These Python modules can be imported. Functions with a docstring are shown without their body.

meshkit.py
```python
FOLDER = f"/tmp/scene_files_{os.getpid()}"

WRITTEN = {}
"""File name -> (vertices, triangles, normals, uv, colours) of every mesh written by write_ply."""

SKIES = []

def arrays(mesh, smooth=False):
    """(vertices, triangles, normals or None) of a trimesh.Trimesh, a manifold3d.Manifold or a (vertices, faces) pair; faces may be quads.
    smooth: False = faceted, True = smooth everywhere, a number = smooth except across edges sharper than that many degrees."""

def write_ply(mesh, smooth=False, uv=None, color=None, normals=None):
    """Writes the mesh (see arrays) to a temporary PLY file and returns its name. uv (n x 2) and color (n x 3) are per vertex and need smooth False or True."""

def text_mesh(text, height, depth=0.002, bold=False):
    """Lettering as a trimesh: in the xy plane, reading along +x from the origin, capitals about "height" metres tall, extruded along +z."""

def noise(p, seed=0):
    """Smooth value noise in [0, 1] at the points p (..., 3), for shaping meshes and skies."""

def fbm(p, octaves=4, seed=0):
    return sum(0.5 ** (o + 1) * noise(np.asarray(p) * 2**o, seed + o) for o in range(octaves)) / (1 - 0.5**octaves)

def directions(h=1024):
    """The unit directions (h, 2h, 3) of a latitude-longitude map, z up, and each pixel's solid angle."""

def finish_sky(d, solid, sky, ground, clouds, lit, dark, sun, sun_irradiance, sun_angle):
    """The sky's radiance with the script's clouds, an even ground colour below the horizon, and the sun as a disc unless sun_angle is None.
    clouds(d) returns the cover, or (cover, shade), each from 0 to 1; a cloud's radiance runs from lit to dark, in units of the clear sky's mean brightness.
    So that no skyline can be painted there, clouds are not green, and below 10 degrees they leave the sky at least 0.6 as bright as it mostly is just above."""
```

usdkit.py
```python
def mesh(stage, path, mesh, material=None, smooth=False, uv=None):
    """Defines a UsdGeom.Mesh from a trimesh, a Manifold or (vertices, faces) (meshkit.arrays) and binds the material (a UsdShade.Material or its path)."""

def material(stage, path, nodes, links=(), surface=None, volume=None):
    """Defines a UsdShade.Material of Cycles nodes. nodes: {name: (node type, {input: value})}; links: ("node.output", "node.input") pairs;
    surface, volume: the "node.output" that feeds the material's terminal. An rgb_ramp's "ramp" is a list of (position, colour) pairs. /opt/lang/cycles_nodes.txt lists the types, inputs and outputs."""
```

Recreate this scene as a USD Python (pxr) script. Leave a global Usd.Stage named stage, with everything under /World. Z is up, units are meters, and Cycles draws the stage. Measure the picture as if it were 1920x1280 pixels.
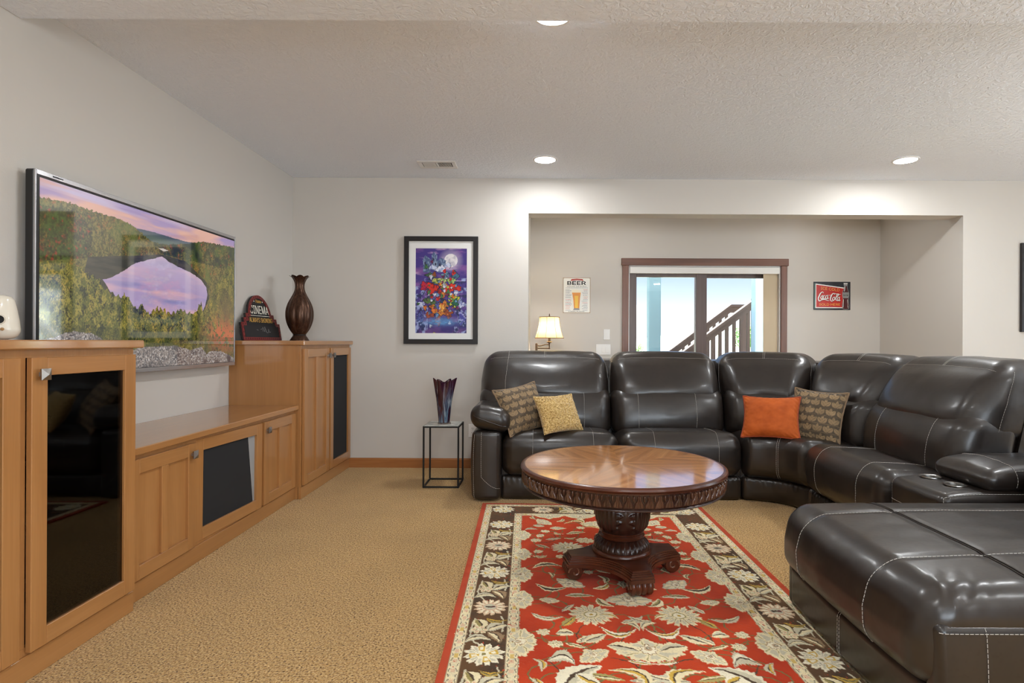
import math, random
import numpy as np, trimesh, manifold3d, shapely
from shapely.geometry import Polygon, LineString, Point, box as sbox
from shapely import affinity
from shapely.ops import unary_union
import usdkit, meshkit
from pxr import Usd, UsdGeom, UsdLux, UsdShade, Gf, Sdf, Vt

stage = Usd.Stage.CreateInMemory()
UsdGeom.SetStageUpAxis(stage, UsdGeom.Tokens.z)
UsdGeom.SetStageMetersPerUnit(stage, 1.0)
UsdGeom.Xform.Define(stage, '/World')
UsdGeom.Scope.Define(stage, '/World/Looks')

# ------------------------------------------------------------------ camera, sky, sun, area lights, exposure
F, CX, CY, CZ, ROLL = 1066.0, 1010.0, 640.0, 1.137, 0.005     # focal length and axis in pixels of the 1920 x 1280 frame
cam = UsdGeom.Camera.Define(stage, '/World/camera')
cam.CreateHorizontalApertureAttr(36.0)
cam.CreateVerticalApertureAttr(24.0)
cam.CreateFocalLengthAttr(36.0 * F / 1920)
cam.CreateHorizontalApertureOffsetAttr(-(CX - 960) / 1920 * 36.0)
cam.AddTranslateOp().Set(Gf.Vec3d(0, 0, CZ))
cam.AddRotateXYZOp().Set(Gf.Vec3f(90, 0, 0))
cam.AddRotateZOp(opSuffix='roll').Set(math.degrees(ROLL))
cam.CreateFStopAttr(0.0)
cam.CreateExposureAttr(0.52)

LAMP, WARM = 165.0, (.96, 0.985, 1.0)          # recessed lamps: radiance and colour
sun = UsdLux.DistantLight.Define(stage, '/World/sun')
sun.CreateIntensityAttr(6.0); sun.CreateNormalizeAttr(True); sun.CreateAngleAttr(0.6); sun.CreateColorAttr(Gf.Vec3f(1, .95, .86))
sun.AddRotateXYZOp().Set(Gf.Vec3f(-38, 10, 0))
sky = UsdLux.DomeLight.Define(stage, '/World/sky')
sky.CreateIntensityAttr(1.55)
usdkit.material(stage, '/World/Looks/sky_air', {'tc': ('texture_coordinate', {}), 's': ('separate_xyz', {}), 'r': ('rgb_ramp', {'ramp': [(0.0, (1.0, 1.02, 1.04)), (.05, (.86, .95, 1.05)), (.13, (.34, .51, .84)), (.5, (.30, .52, .90)), (1, (.22, .42, .85))]}), 'b': ('background_shader', {'strength': 1.0})},
    [('tc.generated', 's.vector'), ('s.z', 'r.fac'), ('r.color', 'b.color')], surface='b.background')
UsdShade.MaterialBindingAPI.Apply(sky.GetPrim()).Bind(UsdShade.Material.Get(stage, '/World/Looks/sky_air'))
def fill_light(name, w, h, power, loc, rot):
    wl = UsdLux.RectLight.Define(stage, '/World/' + name)
    wl.CreateWidthAttr(w); wl.CreateHeightAttr(h); wl.CreateIntensityAttr(power); wl.CreateColorAttr(Gf.Vec3f(.84, .93, 1.0))
    wl.AddTranslateOp().Set(Gf.Vec3d(*loc)); wl.AddRotateXYZOp().Set(Gf.Vec3f(*rot)); wl.GetPrim().SetCustomDataByKey('kind', 'helper')
fill_light('added_rear_fill', 2.9, 1.4, 7.0, (1.4, -3.55, 1.5), (-90, 0, 180))       # added fill panels, one behind the camera and one at its right
fill_light('added_right_fill', 2.3, 1.3, 8.0, (5.66, 1.8, 1.5), (90, 0, 90))  # added fill panel set in the right wall opening

# ------------------------------------------------------------------ helpers
def S(r, g, b):
    c = np.array([r, g, b], float) / 255
    return tuple(np.where(c <= 0.04045, c / 12.92, ((c + 0.055) / 1.055) ** 2.4))

def P(px, py, X=None, Y=None, Z=None):
    """Point of the place seen at a pixel of the photograph, on the plane X=, Y= or Z=."""
    u, v = px - CX, py - CY
    u, v = u + ROLL * v, v - ROLL * u
    d = Y if Y is not None else (X * F / u if X is not None else (CZ - Z) * F / v)
    return np.array([u * d / F, d, CZ - v * d / F])

USED = {}
def uname(parent, name):
    k = (parent, name); n = USED.get(k, 0); USED[k] = n + 1
    return f'{parent}/{name}' + (f'_{n:03d}' if n else '')

BASE = {}
def meta(prim, label=None, cat=None, group=None, kind=None):
    for k, v in (('label', label), ('category', cat), ('group', group), ('kind', kind)):
        if v: prim.SetCustomDataByKey(k, v)

def thing(name, label, cat, loc=(0, 0, 0), group=None, kind=None):
    path = uname('/World', name)
    x = UsdGeom.Xform.Define(stage, path)
    x.AddTranslateOp().Set(Gf.Vec3d(*map(float, loc)))
    meta(x.GetPrim(), label, cat, group, kind)
    BASE[path] = np.array(loc, float)
    return path

def part(parent, name, mesh, mat, label=None, smooth=30, col=None, kind=None):
    """One Mesh under a thing or part; mesh vertices are world coordinates."""
    path = uname(parent, name)
    base = BASE.get(parent, np.zeros(3)); BASE[path] = base
    v, f, n = meshkit.arrays(mesh, False)
    m = usdkit.mesh(stage, path, (v - base, f), M[mat] if isinstance(mat, str) else mat, smooth=smooth)
    if col is not None:
        UsdGeom.PrimvarsAPI(m).CreatePrimvar('tint', Sdf.ValueTypeNames.Color3fArray, 'vertex').Set(Vt.Vec3fArray.FromNumpy(np.asarray(col, np.float32)))
    if label: m.GetPrim().SetCustomDataByKey('label', label)
    if kind: m.GetPrim().SetCustomDataByKey('kind', kind)
    return path

def single(name, mesh, mat, label, cat, group=None, kind=None, smooth=30, col=None):
    path = part('/World', name, mesh, mat, smooth=smooth, col=col)
    meta(stage.GetPrimAtPath(path), label, cat, group, kind)
    return path

def struct(name, mesh, mat, label=None, smooth=30):
    return single(name, mesh, mat, label, None, kind='structure', smooth=smooth)

cat_ = trimesh.util.concatenate
def bx(x0, x1, y0, y1, z0, z1, c=0.0):
    x0, x1, y0, y1, z0, z1 = min(x0, x1), max(x0, x1), min(y0, y1), max(y0, y1), min(z0, z1), max(z0, z1)
    if c <= 0:
        m = trimesh.creation.box((x1 - x0, y1 - y0, z1 - z0)); m.apply_translation(((x0 + x1) / 2, (y0 + y1) / 2, (z0 + z1) / 2)); return m
    lo, hi = np.array([x0, y0, z0]), np.array([x1, y1, z1]); c = min(c, (hi - lo).min() * .45); pts = []
    for k in range(3):
        d = np.full(3, c); d[k] = 0
        for s in np.ndindex(2, 2, 2):
            s = np.array(s); pts.append(np.where(s == 0, lo + d, hi - d))
    return trimesh.convex.convex_hull(np.array(pts))

def hull(pts): return trimesh.convex.convex_hull(np.asarray(pts, float))

def man(m):
    return manifold3d.Manifold(manifold3d.Mesh(np.asarray(m.vertices, np.float32), np.asarray(m.faces, np.uint32)))
def unman(m):
    q = m.to_mesh(); return trimesh.Trimesh(q.vert_properties[:, :3], q.tri_verts, process=False)
def minus(a, *bs):
    r = man(a)
    for b in bs: r = r - man(b)
    return unman(r)

def ext(poly, h, z=0.0):
    gs = [g for g in getattr(poly, 'geoms', [poly]) if g.geom_type == 'Polygon' and g.area > 1e-10]
    m = cat_([trimesh.creation.extrude_polygon(g, h, engine='earcut') for g in gs]); m.apply_translation((0, 0, z)); return m

def onto(m, origin, ex, ey):
    """Places a mesh made in the xy plane: x along ex, y along ey, its thickness along ex x ey."""
    ex, ey = np.asarray(ex, float), np.asarray(ey, float)
    T = np.eye(4); T[:3, 0], T[:3, 1], T[:3, 2], T[:3, 3] = ex, ey, np.cross(ex, ey), origin
    m = m.copy(); m.apply_transform(T); return m

def tube(pts, r, n=6, closed=False):
    pts = np.asarray(pts, float); k = len(pts); r = np.broadcast_to(np.asarray(r, float), (k,))
    t = (np.roll(pts, -1, 0) - np.roll(pts, 1, 0)) if closed else np.gradient(pts, axis=0)
    t /= np.maximum(np.linalg.norm(t, axis=1, keepdims=True), 1e-12)
    a = np.array([0, 0, 1.0]) if abs(t[0][2]) < .9 else np.array([1.0, 0, 0])
    u = np.cross(t[0], a); u /= np.linalg.norm(u); V = []
    for i in range(k):
        u = u - t[i] * u.dot(t[i]); u /= np.linalg.norm(u); w = np.cross(t[i], u)
        for j in range(n):
            q = 2 * math.pi * j / n; V.append(pts[i] + r[i] * (u * math.cos(q) + w * math.sin(q)))
    Fc = []
    for i in range(k if closed else k - 1):
        for j in range(n):
            a0, a1, b0, b1 = i * n + j, i * n + (j + 1) % n, ((i + 1) % k) * n + j, ((i + 1) % k) * n + (j + 1) % n
            Fc += [(a0, a1, b1), (a0, b1, b0)]
    if not closed:
        V += [pts[0], pts[-1]]
        for j in range(n): Fc += [(k * n, (j + 1) % n, j), (k * n + 1, (k - 1) * n + j, (k - 1) * n + (j + 1) % n)]
    return trimesh.Trimesh(np.array(V), np.array(Fc), process=False)

def lathe(prof, n=48, loc=(0, 0, 0), mod=None, axis=None):
    """prof: (r, z) rows; mod(theta, z, r) -> r. Closed at r = 0 ends."""
    prof = np.asarray(prof, float); th = np.linspace(0, 2 * math.pi, n, endpoint=False)
    R = np.repeat(prof[:, :1], n, 1); Zz = np.repeat(prof[:, 1:2], n, 1); T = np.repeat(th[None], len(prof), 0)
    if mod is not None: R = mod(T, Zz, R)
    V = np.stack([R * np.cos(T), R * np.sin(T), Zz], -1).reshape(-1, 3); Fc = []
    for i in range(len(prof) - 1):
        j = np.arange(n); j1 = (j + 1) % n
        a0, a1, b0, b1 = i * n + j, i * n + j1, (i + 1) * n + j, (i + 1) * n + j1
        Fc += [np.stack([a0, a1, b1], 1), np.stack([a0, b1, b0], 1)]
    m = trimesh.Trimesh(V, np.vstack(Fc), process=False)
    if axis is not None:
        m.apply_transform(trimesh.geometry.align_vectors([0, 0, 1], axis))
    m.apply_translation(loc)
    return m

def smoothline(pts, n=40):
    from scipy.interpolate import CubicSpline
    pts = np.asarray(pts, float); d = np.r_[0, np.cumsum(np.linalg.norm(np.diff(pts, axis=0), axis=1))]
    return CubicSpline(d, pts)(np.linspace(0, d[-1], n))

# rounded, deformable cushion block
class Cush:
    def __init__(s, h, r, fn, n=0.03, e=5):
        s.h, s.r, s.fn = np.array(h, float), r, fn
        ax = []
        for k in range(3):
            inner = s.h[k] - r; m = max(2, int(math.ceil(2 * inner / n)))
            ed = inner + r * np.tan(np.linspace(0, math.pi / 4, e + 1))[1:]
            ax.append(np.r_[-ed[::-1], np.linspace(-inner, inner, m + 1), ed])
        V, Fc, off = [], [], 0
        for k in range(3):
            i, j = (k + 1) % 3, (k + 2) % 3
            A, B = np.meshgrid(ax[i], ax[j], indexing='ij'); na, nb = A.shape
            idx = np.arange(na * nb).reshape(na, nb)
            q = np.stack([idx[:-1, :-1], idx[1:, :-1], idx[1:, 1:], idx[:-1, 1:]], -1).reshape(-1, 4)
            for sg in (-1, 1):
                p = np.zeros((na * nb, 3)); p[:, i], p[:, j], p[:, k] = A.ravel(), B.ravel(), sg * s.h[k]
                qq = q if sg > 0 else q[:, ::-1]
                V.append(p); Fc.append(qq + off); off += len(p)
        V, Fc = np.vstack(V), np.vstack(Fc)
        key, inv = np.unique(np.round(V, 6), axis=0, return_inverse=True)
        Fc = inv.ravel()[Fc]; s.P = key
        tri = np.vstack([Fc[:, [0, 1, 2]], Fc[:, [0, 2, 3]]])
        s.mesh = trimesh.Trimesh(s.world(key), tri, process=False)
        if s.mesh.volume < 0: s.mesh.invert()
    def world(s, Q, off=0.0):
        Q = np.atleast_2d(np.asarray(Q, float)); lim = s.h - s.r
        inner = np.clip(Q, -lim, lim); d = Q - inner; L = np.linalg.norm(d, axis=1, keepdims=True)
        d = d / np.maximum(L, 1e-9)
        return s.fn(inner + d * (s.r + off), d)
    def line(s, *corners, off=0.0015, step=0.004):
        """Polyline on the block's surface through the given points of its unrounded faces."""
        c = np.array(corners, float); out = []
        for a, b in zip(c[:-1], c[1:]):
            k = max(2, int(np.linalg.norm(b - a) / step)); t = np.linspace(0, 1, k, endpoint=False)[:, None]; out.append(a + (b - a) * t)
        out.append(c[-1:]); return s.world(np.vstack(out), off)

def thread(pts, r=0.0012, dash=0.010, gap=0.0035):
    """A row of stitches along a line."""
    pts = np.asarray(pts); d = np.r_[0, np.cumsum(np.linalg.norm(np.diff(pts, axis=0), axis=1))]; out = []; t = 0.0
    at = lambda x: np.stack([np.interp(x, d, pts[:, k]) for k in range(3)], -1)
    while t < d[-1]:
        out.append(tube(at(np.array([t, min(t + dash / 2, d[-1]), min(t + dash, d[-1] + 1e-6)])), r, 4)); t += dash + gap
    return cat_(out)

def grid_mesh(nu, nv, fn):
    """A sheet of nu x nv cells; fn(u, v) -> points."""
    u, v = np.meshgrid(np.linspace(0, 1, nu + 1), np.linspace(0, 1, nv + 1), indexing='ij')
    idx = np.arange((nu + 1) * (nv + 1)).reshape(nu + 1, nv + 1)
    q = np.stack([idx[:-1, :-1], idx[1:, :-1], idx[1:, 1:], idx[:-1, 1:]], -1).reshape(-1, 4)
    return fn(u.ravel(), v.ravel()), np.vstack([q[:, [0, 1, 2]], q[:, [0, 2, 3]]]), u.ravel(), v.ravel()

# ------------------------------------------------------------------ materials
M = {}
def mat(name, nodes, links=(), surface='p.BSDF', volume=None):
    M[name] = usdkit.material(stage, f'/World/Looks/{name}', nodes, links, surface=surface, volume=volume); return M[name]

def plain(name, col, rough=.5, metallic=0., bump=None, spec=.5, **kw):
    n = {'p': ('principled_bsdf', {'base_color': col, 'roughness': rough, 'metallic': metallic, 'specular_ior_level': spec, **kw})}; l = []
    if bump:
        n |= {'tc': ('texture_coordinate', {}), 'n': ('noise_texture', {'scale': bump[0], 'detail': 4.0}), 'b': ('bump', {'strength': bump[1], 'distance': bump[2]})}
        l = [('tc.object', 'n.vector'), ('n.fac', 'b.height'), ('b.normal', 'p.normal')]
    return mat(name, n, l)

def wood(name, dark, mid, light, axis='z', rough=.34, scale=1.0, strength=1.0, coat=.0):
    sc = {'x': (1.2, 16, 16), 'y': (16, 1.2, 16), 'z': (16, 16, 1.2)}[axis]
    sc2 = {'x': (4, 130, 130), 'y': (130, 4, 130), 'z': (130, 130, 4)}[axis]
    mix = lambda a, b: tuple(np.array(a) * (1 - strength) + np.array(b) * strength)
    mat(name, {'tc': ('texture_coordinate', {}),
        'm': ('mapping', {'scale': tuple(x * scale for x in sc)}), 'm2': ('mapping', {'scale': tuple(x * scale for x in sc2)}),
        'n': ('noise_texture', {'scale': 1.0, 'detail': 5.0, 'roughness': .55, 'distortion': .6}),
        'n2': ('noise_texture', {'scale': 1.0, 'detail': 3.0}),
        'r': ('rgb_ramp', {'ramp': [(.25, mix(mid, dark)), (.5, mid), (.75, mix(mid, light))]}),
        'r2': ('rgb_ramp', {'ramp': [(.3, (.94, .93, .92)), (.65, (1, 1, 1))]}),
        'x': ('mix', {'mix_type': 'multiply', 'fac': 1.0}),
        'b': ('bump', {'strength': .08, 'distance': .002}),
        'p': ('principled_bsdf', {'roughness': rough, 'coat_weight': coat, 'coat_roughness': .07})},
        [('tc.object', 'm.vector'), ('tc.object', 'm2.vector'), ('m.vector', 'n.vector'), ('m2.vector', 'n2.vector'), ('n.fac', 'r.fac'), ('n2.fac', 'r2.fac'),
         ('r.color', 'x.color1'), ('r2.color', 'x.color2'), ('x.color', 'p.base_color'), ('n2.fac', 'b.height'), ('b.normal', 'p.normal')])

WALL = S(204, 199, 192)
plain('wall_paint', WALL, .75, bump=(160, .12, .004), spec=.3)
mat('ceiling_paint', {'tc': ('texture_coordinate', {}), 'n': ('noise_texture', {'scale': 38.0, 'detail': 5.0, 'roughness': .6, 'distortion': .8}),
    'r': ('rgb_ramp', {'ramp': [(.42, (0, 0, 0)), (.58, (1, 1, 1))]}), 'b': ('bump', {'strength': .5, 'distance': .009}),
    'p': ('principled_bsdf', {'base_color': S(240, 245, 253), 'roughness': .85, 'specular_ior_level': .2})},
    [('tc.object', 'n.vector'), ('n.fac', 'r.fac'), ('r.color', 'b.height'), ('b.normal', 'p.normal')])
mat('carpet', {'tc': ('texture_coordinate', {}), 'v': ('voronoi_texture', {'scale': 105.0, 'randomness': 1.0}), 'n': ('noise_texture', {'scale': 135.0, 'detail': 4.0, 'roughness': .65}),
    'n2': ('noise_texture', {'scale': 2.2, 'detail': 3.0}), 'n3': ('noise_texture', {'scale': 45.0, 'detail': 2.0}),
    'r': ('rgb_ramp', {'ramp': [(.365, S(62, 37, 16)), (.435, S(176, 133, 78)), (.53, S(210, 171, 111)), (.68, S(238, 206, 152))]}),
    'r2': ('rgb_ramp', {'ramp': [(.3, (.86, .86, .86)), (.7, (1, 1, 1))]}), 'r3': ('rgb_ramp', {'ramp': [(.3, (.88, .88, .88)), (.7, (1, 1, 1))]}),
    'x': ('mix', {'mix_type': 'multiply', 'fac': 1.0}), 'x3': ('mix', {'mix_type': 'multiply', 'fac': 1.0}),
    'a': ('math', {'math_type': 'subtract'}), 'b': ('bump', {'strength': .6, 'distance': .008}),
    'p': ('principled_bsdf', {'roughness': .95, 'specular_ior_level': .1, 'sheen_weight': .15, 'sheen_roughness': .5})},
    [('tc.object', 'v.vector'), ('tc.object', 'n.vector'), ('tc.object', 'n2.vector'), ('tc.object', 'n3.vector'), ('n.fac', 'r.fac'), ('n2.fac', 'r2.fac'), ('n3.fac', 'r3.fac'), ('r.color', 'x.color1'), ('r2.color', 'x.color2'),
     ('x.color', 'x3.color1'), ('r3.color', 'x3.color2'), ('x3.color', 'p.base_color'), ('n.fac', 'a.value1'), ('v.distance', 'a.value2'), ('a.value', 'b.height'), ('b.normal', 'p.normal')])
for ax in 'xyz':
    wood('maple_' + ax, S(138, 92, 50), S(168, 117, 67), S(192, 141, 89), ax, strength=.32, coat=.9 if ax == 'y' else .35)
    wood('baseboard_' + ax, S(128, 78, 38), S(160, 102, 54), S(178, 120, 68), ax, strength=.6)
    wood('cherry_' + ax, S(84, 54, 42), S(116, 78, 62), S(140, 98, 80), ax, strength=.7)
wood('table_top', S(140, 84, 42), S(196, 132, 76), S(226, 170, 110), 'x', rough=.12, scale=.8, strength=1.0, coat=1.0)
wood('table_wood', S(48, 22, 12), S(78, 38, 22), S(104, 54, 32), 'x', rough=.25, strength=.8)
wood('table_carved', S(30, 15, 10), S(46, 23, 16), S(66, 36, 26), 'z', rough=.27, strength=.8)
wood('table_relief', S(48, 28, 19), S(78, 48, 34), S(108, 72, 52), 'z', rough=.24, strength=.8, coat=.4)
wood('table_leaf', S(70, 40, 26), S(104, 66, 46), S(140, 100, 76), 'z', rough=.3, strength=.8)
mat('leather', {'tc': ('texture_coordinate', {}), 'v': ('voronoi_texture', {'scale': 420.0}), 'n': ('noise_texture', {'scale': 9.0, 'detail': 4.0}), 'n2': ('noise_texture', {'scale': 60.0, 'detail': 3.0}),
    'r': ('rgb_ramp', {'ramp': [(.3, S(29, 23, 19)), (.7, S(39, 31, 26))]}), 'rr': ('map_range', {'from_min': .3, 'from_max': .7, 'to_min': .35, 'to_max': .42}),
    'a': ('math', {'math_type': 'multiply_add', 'value2': .25}), 'b': ('bump', {'strength': .05, 'distance': .003}), 'b2': ('bump', {'strength': .05, 'distance': .03}),
    'p': ('principled_bsdf', {'specular_ior_level': .5, 'coat_weight': .35, 'coat_roughness': .20})},
    [('tc.object', 'v.vector'), ('tc.object', 'n.vector'), ('tc.object', 'n2.vector'), ('n.fac', 'r.fac'), ('r.color', 'p.base_color'), ('n2.fac', 'rr.value'), ('rr.result', 'p.roughness'),
     ('v.distance', 'a.value1'), ('n2.fac', 'a.value3'), ('a.value', 'b.height'), ('n.fac', 'b2.height'), ('b2.normal', 'b.normal'), ('b.normal', 'p.normal')])
wood('hazed_sash_wood', S(78, 62, 58), S(98, 82, 78), S(116, 100, 95), 'z', rough=.35, strength=.5)  # window haze put into the colour: greyer than the casing wood
plain('thread', S(176, 172, 166), .8)
plain('steel', (.62, .60, .57), .25, 1.0)
plain('pewter', (.30, .28, .26), .38, 1.0)
plain('black_iron', S(26, 25, 25), .5, .4)
plain('black_plastic', S(18, 18, 20), .35)
plain('silver_plastic', (.55, .55, .57), .28, .9)
plain('white_plastic', S(232, 230, 226), .4)
plain('white_metal', S(226, 224, 222), .5)
plain('speaker_cloth', S(27, 28, 31), .95, bump=(900, .3, .002))
plain('dark_inside', S(34, 24, 17), .7)
plain('shelf_dark', S(120, 84, 52), .5)
plain('grey_board', S(150, 150, 150), .8)
plain('black_frame', S(24, 20, 22), .35)
plain('mat_board', S(228, 228, 226), .9)
plain('black_paint', S(30, 27, 27), .7)
plain('chalkboard', S(38, 35, 36), .85, bump=(60, .1, .002))
plain('red_paint', S(120, 40, 38), .55)
plain('dark_red_paint', S(70, 22, 24), .55)
plain('cream_paint', S(240, 236, 222), .7)
plain('gold_paint', S(214, 168, 84), .6)
plain('chalk', S(132, 130, 128), .95)
plain('ceramic', S(222, 214, 198), .18, bump=(14, .05, .01), coat_weight=.4)
plain('peg_wood', S(168, 128, 82), .5)
mat('print', {'a': ('attribute', {'attribute': 'tint'}), 'p': ('principled_bsdf', {'roughness': .35, 'specular_ior_level': .4})}, [('a.color', 'p.base_color')])
mat('screen', {'a': ('attribute', {'attribute': 'tint'}), 'p': ('principled_bsdf', {'base_color': (.004, .004, .005), 'roughness': .06, 'emission_strength': .55, 'specular_ior_level': 1.0, 'coat_weight': .6, 'coat_roughness': .02})}, [('a.color', 'p.emission_color')])
mat('rug_wool', {'a': ('attribute', {'attribute': 'tint'}), 'tc': ('texture_coordinate', {}), 'n': ('noise_texture', {'scale': 420.0, 'detail': 2.0}), 'n2': ('noise_texture', {'scale': 5.0, 'detail': 4.0}),
    'r': ('rgb_ramp', {'ramp': [(.3, (.78, .78, .78)), (.7, (1.1, 1.1, 1.1))]}), 'r2': ('rgb_ramp', {'ramp': [(.3, (.86, .84, .84)), (.7, (1.06, 1.06, 1.06))]}),
    'x': ('mix', {'mix_type': 'multiply', 'fac': 1.0}), 'x2': ('mix', {'mix_type': 'multiply', 'fac': 1.0}), 'b': ('bump', {'strength': .5, 'distance': .004}),
    'p': ('principled_bsdf', {'roughness': .95, 'specular_ior_level': .1, 'sheen_weight': .1})},
    [('tc.object', 'n.vector'), ('tc.object', 'n2.vector'), ('n.fac', 'r.fac'), ('n2.fac', 'r2.fac'), ('a.color', 'x.color1'), ('r.color', 'x.color2'), ('x.color', 'x2.color1'), ('r2.color', 'x2.color2'), ('x2.color', 'p.base_color'),
     ('n.fac', 'b.height'), ('b.normal', 'p.normal')])
mat('window_glass', {'f': ('fresnel', {'IOR': 1.45}), 't': ('transparent_bsdf', {'color': (.97, .985, .99)}), 'g': ('glossy_bsdf', {'color': (1, 1, 1), 'roughness': .02}), 'm': ('mix_closure', {})},
    [('f.fac', 'm.fac'), ('t.BSDF', 'm.closure1'), ('g.BSDF', 'm.closure2')], surface='m.closure')
mat('smoked_glass', {'f': ('fresnel', {'IOR': 1.5}), 't': ('transparent_bsdf', {'color': (.50, .47, .45)}), 'g': ('glossy_bsdf', {'color': (.8, .8, .8), 'roughness': .03}), 'm': ('mix_closure', {})},
    [('f.fac', 'm.fac'), ('t.BSDF', 'm.closure1'), ('g.BSDF', 'm.closure2')], surface='m.closure')
mat('unseen_alcove_glow', {'p': ('emission', {'color': (1.0, .97, .93), 'strength': LAMP * .22})}, surface='p.emission')  # glow of the two unseen alcove lamps
mat('lamp_glow', {'p': ('emission', {'color': WARM, 'strength': LAMP})}, surface='p.emission')
mat('lamp_shade', {'tl': ('translucent_bsdf', {'color': S(232, 216, 172)}), 'd': ('diffuse_bsdf', {'color': S(232, 212, 164)}), 'm': ('mix_closure', {'fac': .76})},
    [('tl.BSDF', 'm.closure1'), ('d.BSDF', 'm.closure2')], surface='m.closure')
mat('bulb_glow', {'p': ('emission', {'color': (1, .80, .52), 'strength': 170.0})}, surface='p.emission')
plain('shade_trim', S(150, 116, 84), .8)
plain('bronze', S(96, 80, 66), .4, .8)
plain('vane', S(196, 178, 150), .7, bump=(120, .1, .002))
# ------------------------------------------------------------------ the room
XL, XR, YB, YA, YF, ZC = -2.216, 5.6, 5.11, 6.35, -3.5, 2.60       # left, right, back wall, alcove wall, wall behind the camera, ceiling
OX0, OX1, OZ = -0.096, 3.81, 2.288                                # the alcove's opening
T = 0.16
struct('floor', bx(XL - T, XR + T, YF - T, YA + T, -.12, 0), 'carpet', 'beige and gold frieze wall-to-wall carpet')
struct('ceiling', bx(XL - T, XR + T, YF - T, YB + .181, ZC, ZC + .12), 'ceiling_paint', 'white knockdown-textured ceiling')
struct('ceiling_alcove', bx(OX0 - T, OX1 + T, YB + .18, YA + T, 2.60, 2.72), 'ceiling_paint')
BZ = 2.50
struct('ceiling_beam', bx(XL, XR, 1.4, 2.424, BZ, ZC, .004), 'ceiling_paint', 'dropped textured beam across the ceiling nearest the camera')
struct('wall_left', bx(XL - T, XL, YF, YB + T, 0, ZC), 'wall_paint', 'light greige wall behind the television')
struct('wall_back', cat_([bx(XL, OX0, YB, YB + .18, 0, ZC), bx(OX1, XR, YB, YB + .18, 0, ZC), bx(OX0, OX1, YB, YB + .18, OZ, ZC)]), 'wall_paint', 'greige back wall with the wide alcove opening')
struct('wall_alcove_left', bx(OX0 - T, OX0, YB + .18, YA + T, 0, 2.6), 'wall_paint')
struct('wall_alcove_right', bx(OX1, OX1 + T, YB + .18, YA + T, 0, 2.6), 'wall_paint')
DX0, DX1, DZ1 = P(1178, 600, Y=YA)[0], P(1463, 600, Y=YA)[0], P(1300, 498, Y=YA)[2]
struct('wall_alcove', cat_([bx(OX0, DX0, YA, YA + T, 0, 2.6), bx(DX1, OX1, YA, YA + T, 0, 2.6), bx(DX0, DX1, YA, YA + T, DZ1, 2.6)]), 'wall_paint', 'far alcove wall around the sliding patio door')
struct('wall_right', cat_([bx(XR, XR + T, YF, .6, 0, ZC), bx(XR, XR + T, 3.0, YB + T, 0, ZC), bx(XR, XR + T, .6, 3.0, 0, .8), bx(XR, XR + T, .6, 3.0, 2.2, ZC)]), 'wall_paint')
WX0, WX1, WZ0, WZ1 = -.1, 2.9, .75, 2.25
struct('wall_front', cat_([bx(XL, WX0, YF - T, YF, 0, ZC), bx(WX1, XR, YF - T, YF, 0, ZC), bx(WX0, WX1, YF - T, YF, 0, WZ0), bx(WX0, WX1, YF - T, YF, WZ1, ZC)]), 'wall_paint')
BH = .085
def base_x(x0, x1, y):        # along x, face towards -y
    return cat_([bx(x0, x1, y - .014, y, 0, BH - .012), hull([(x, yy, z) for x in (x0, x1) for yy, z in ((y - .014, BH - .012), (y, BH - .012), (y, BH), (y - .006, BH))])])
struct('baseboard_back', cat_([base_x(-1.699, OX0, YB), base_x(OX1, XR, YB)]), 'baseboard_x', 'honey-stained wooden baseboard along the back wall')
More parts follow.
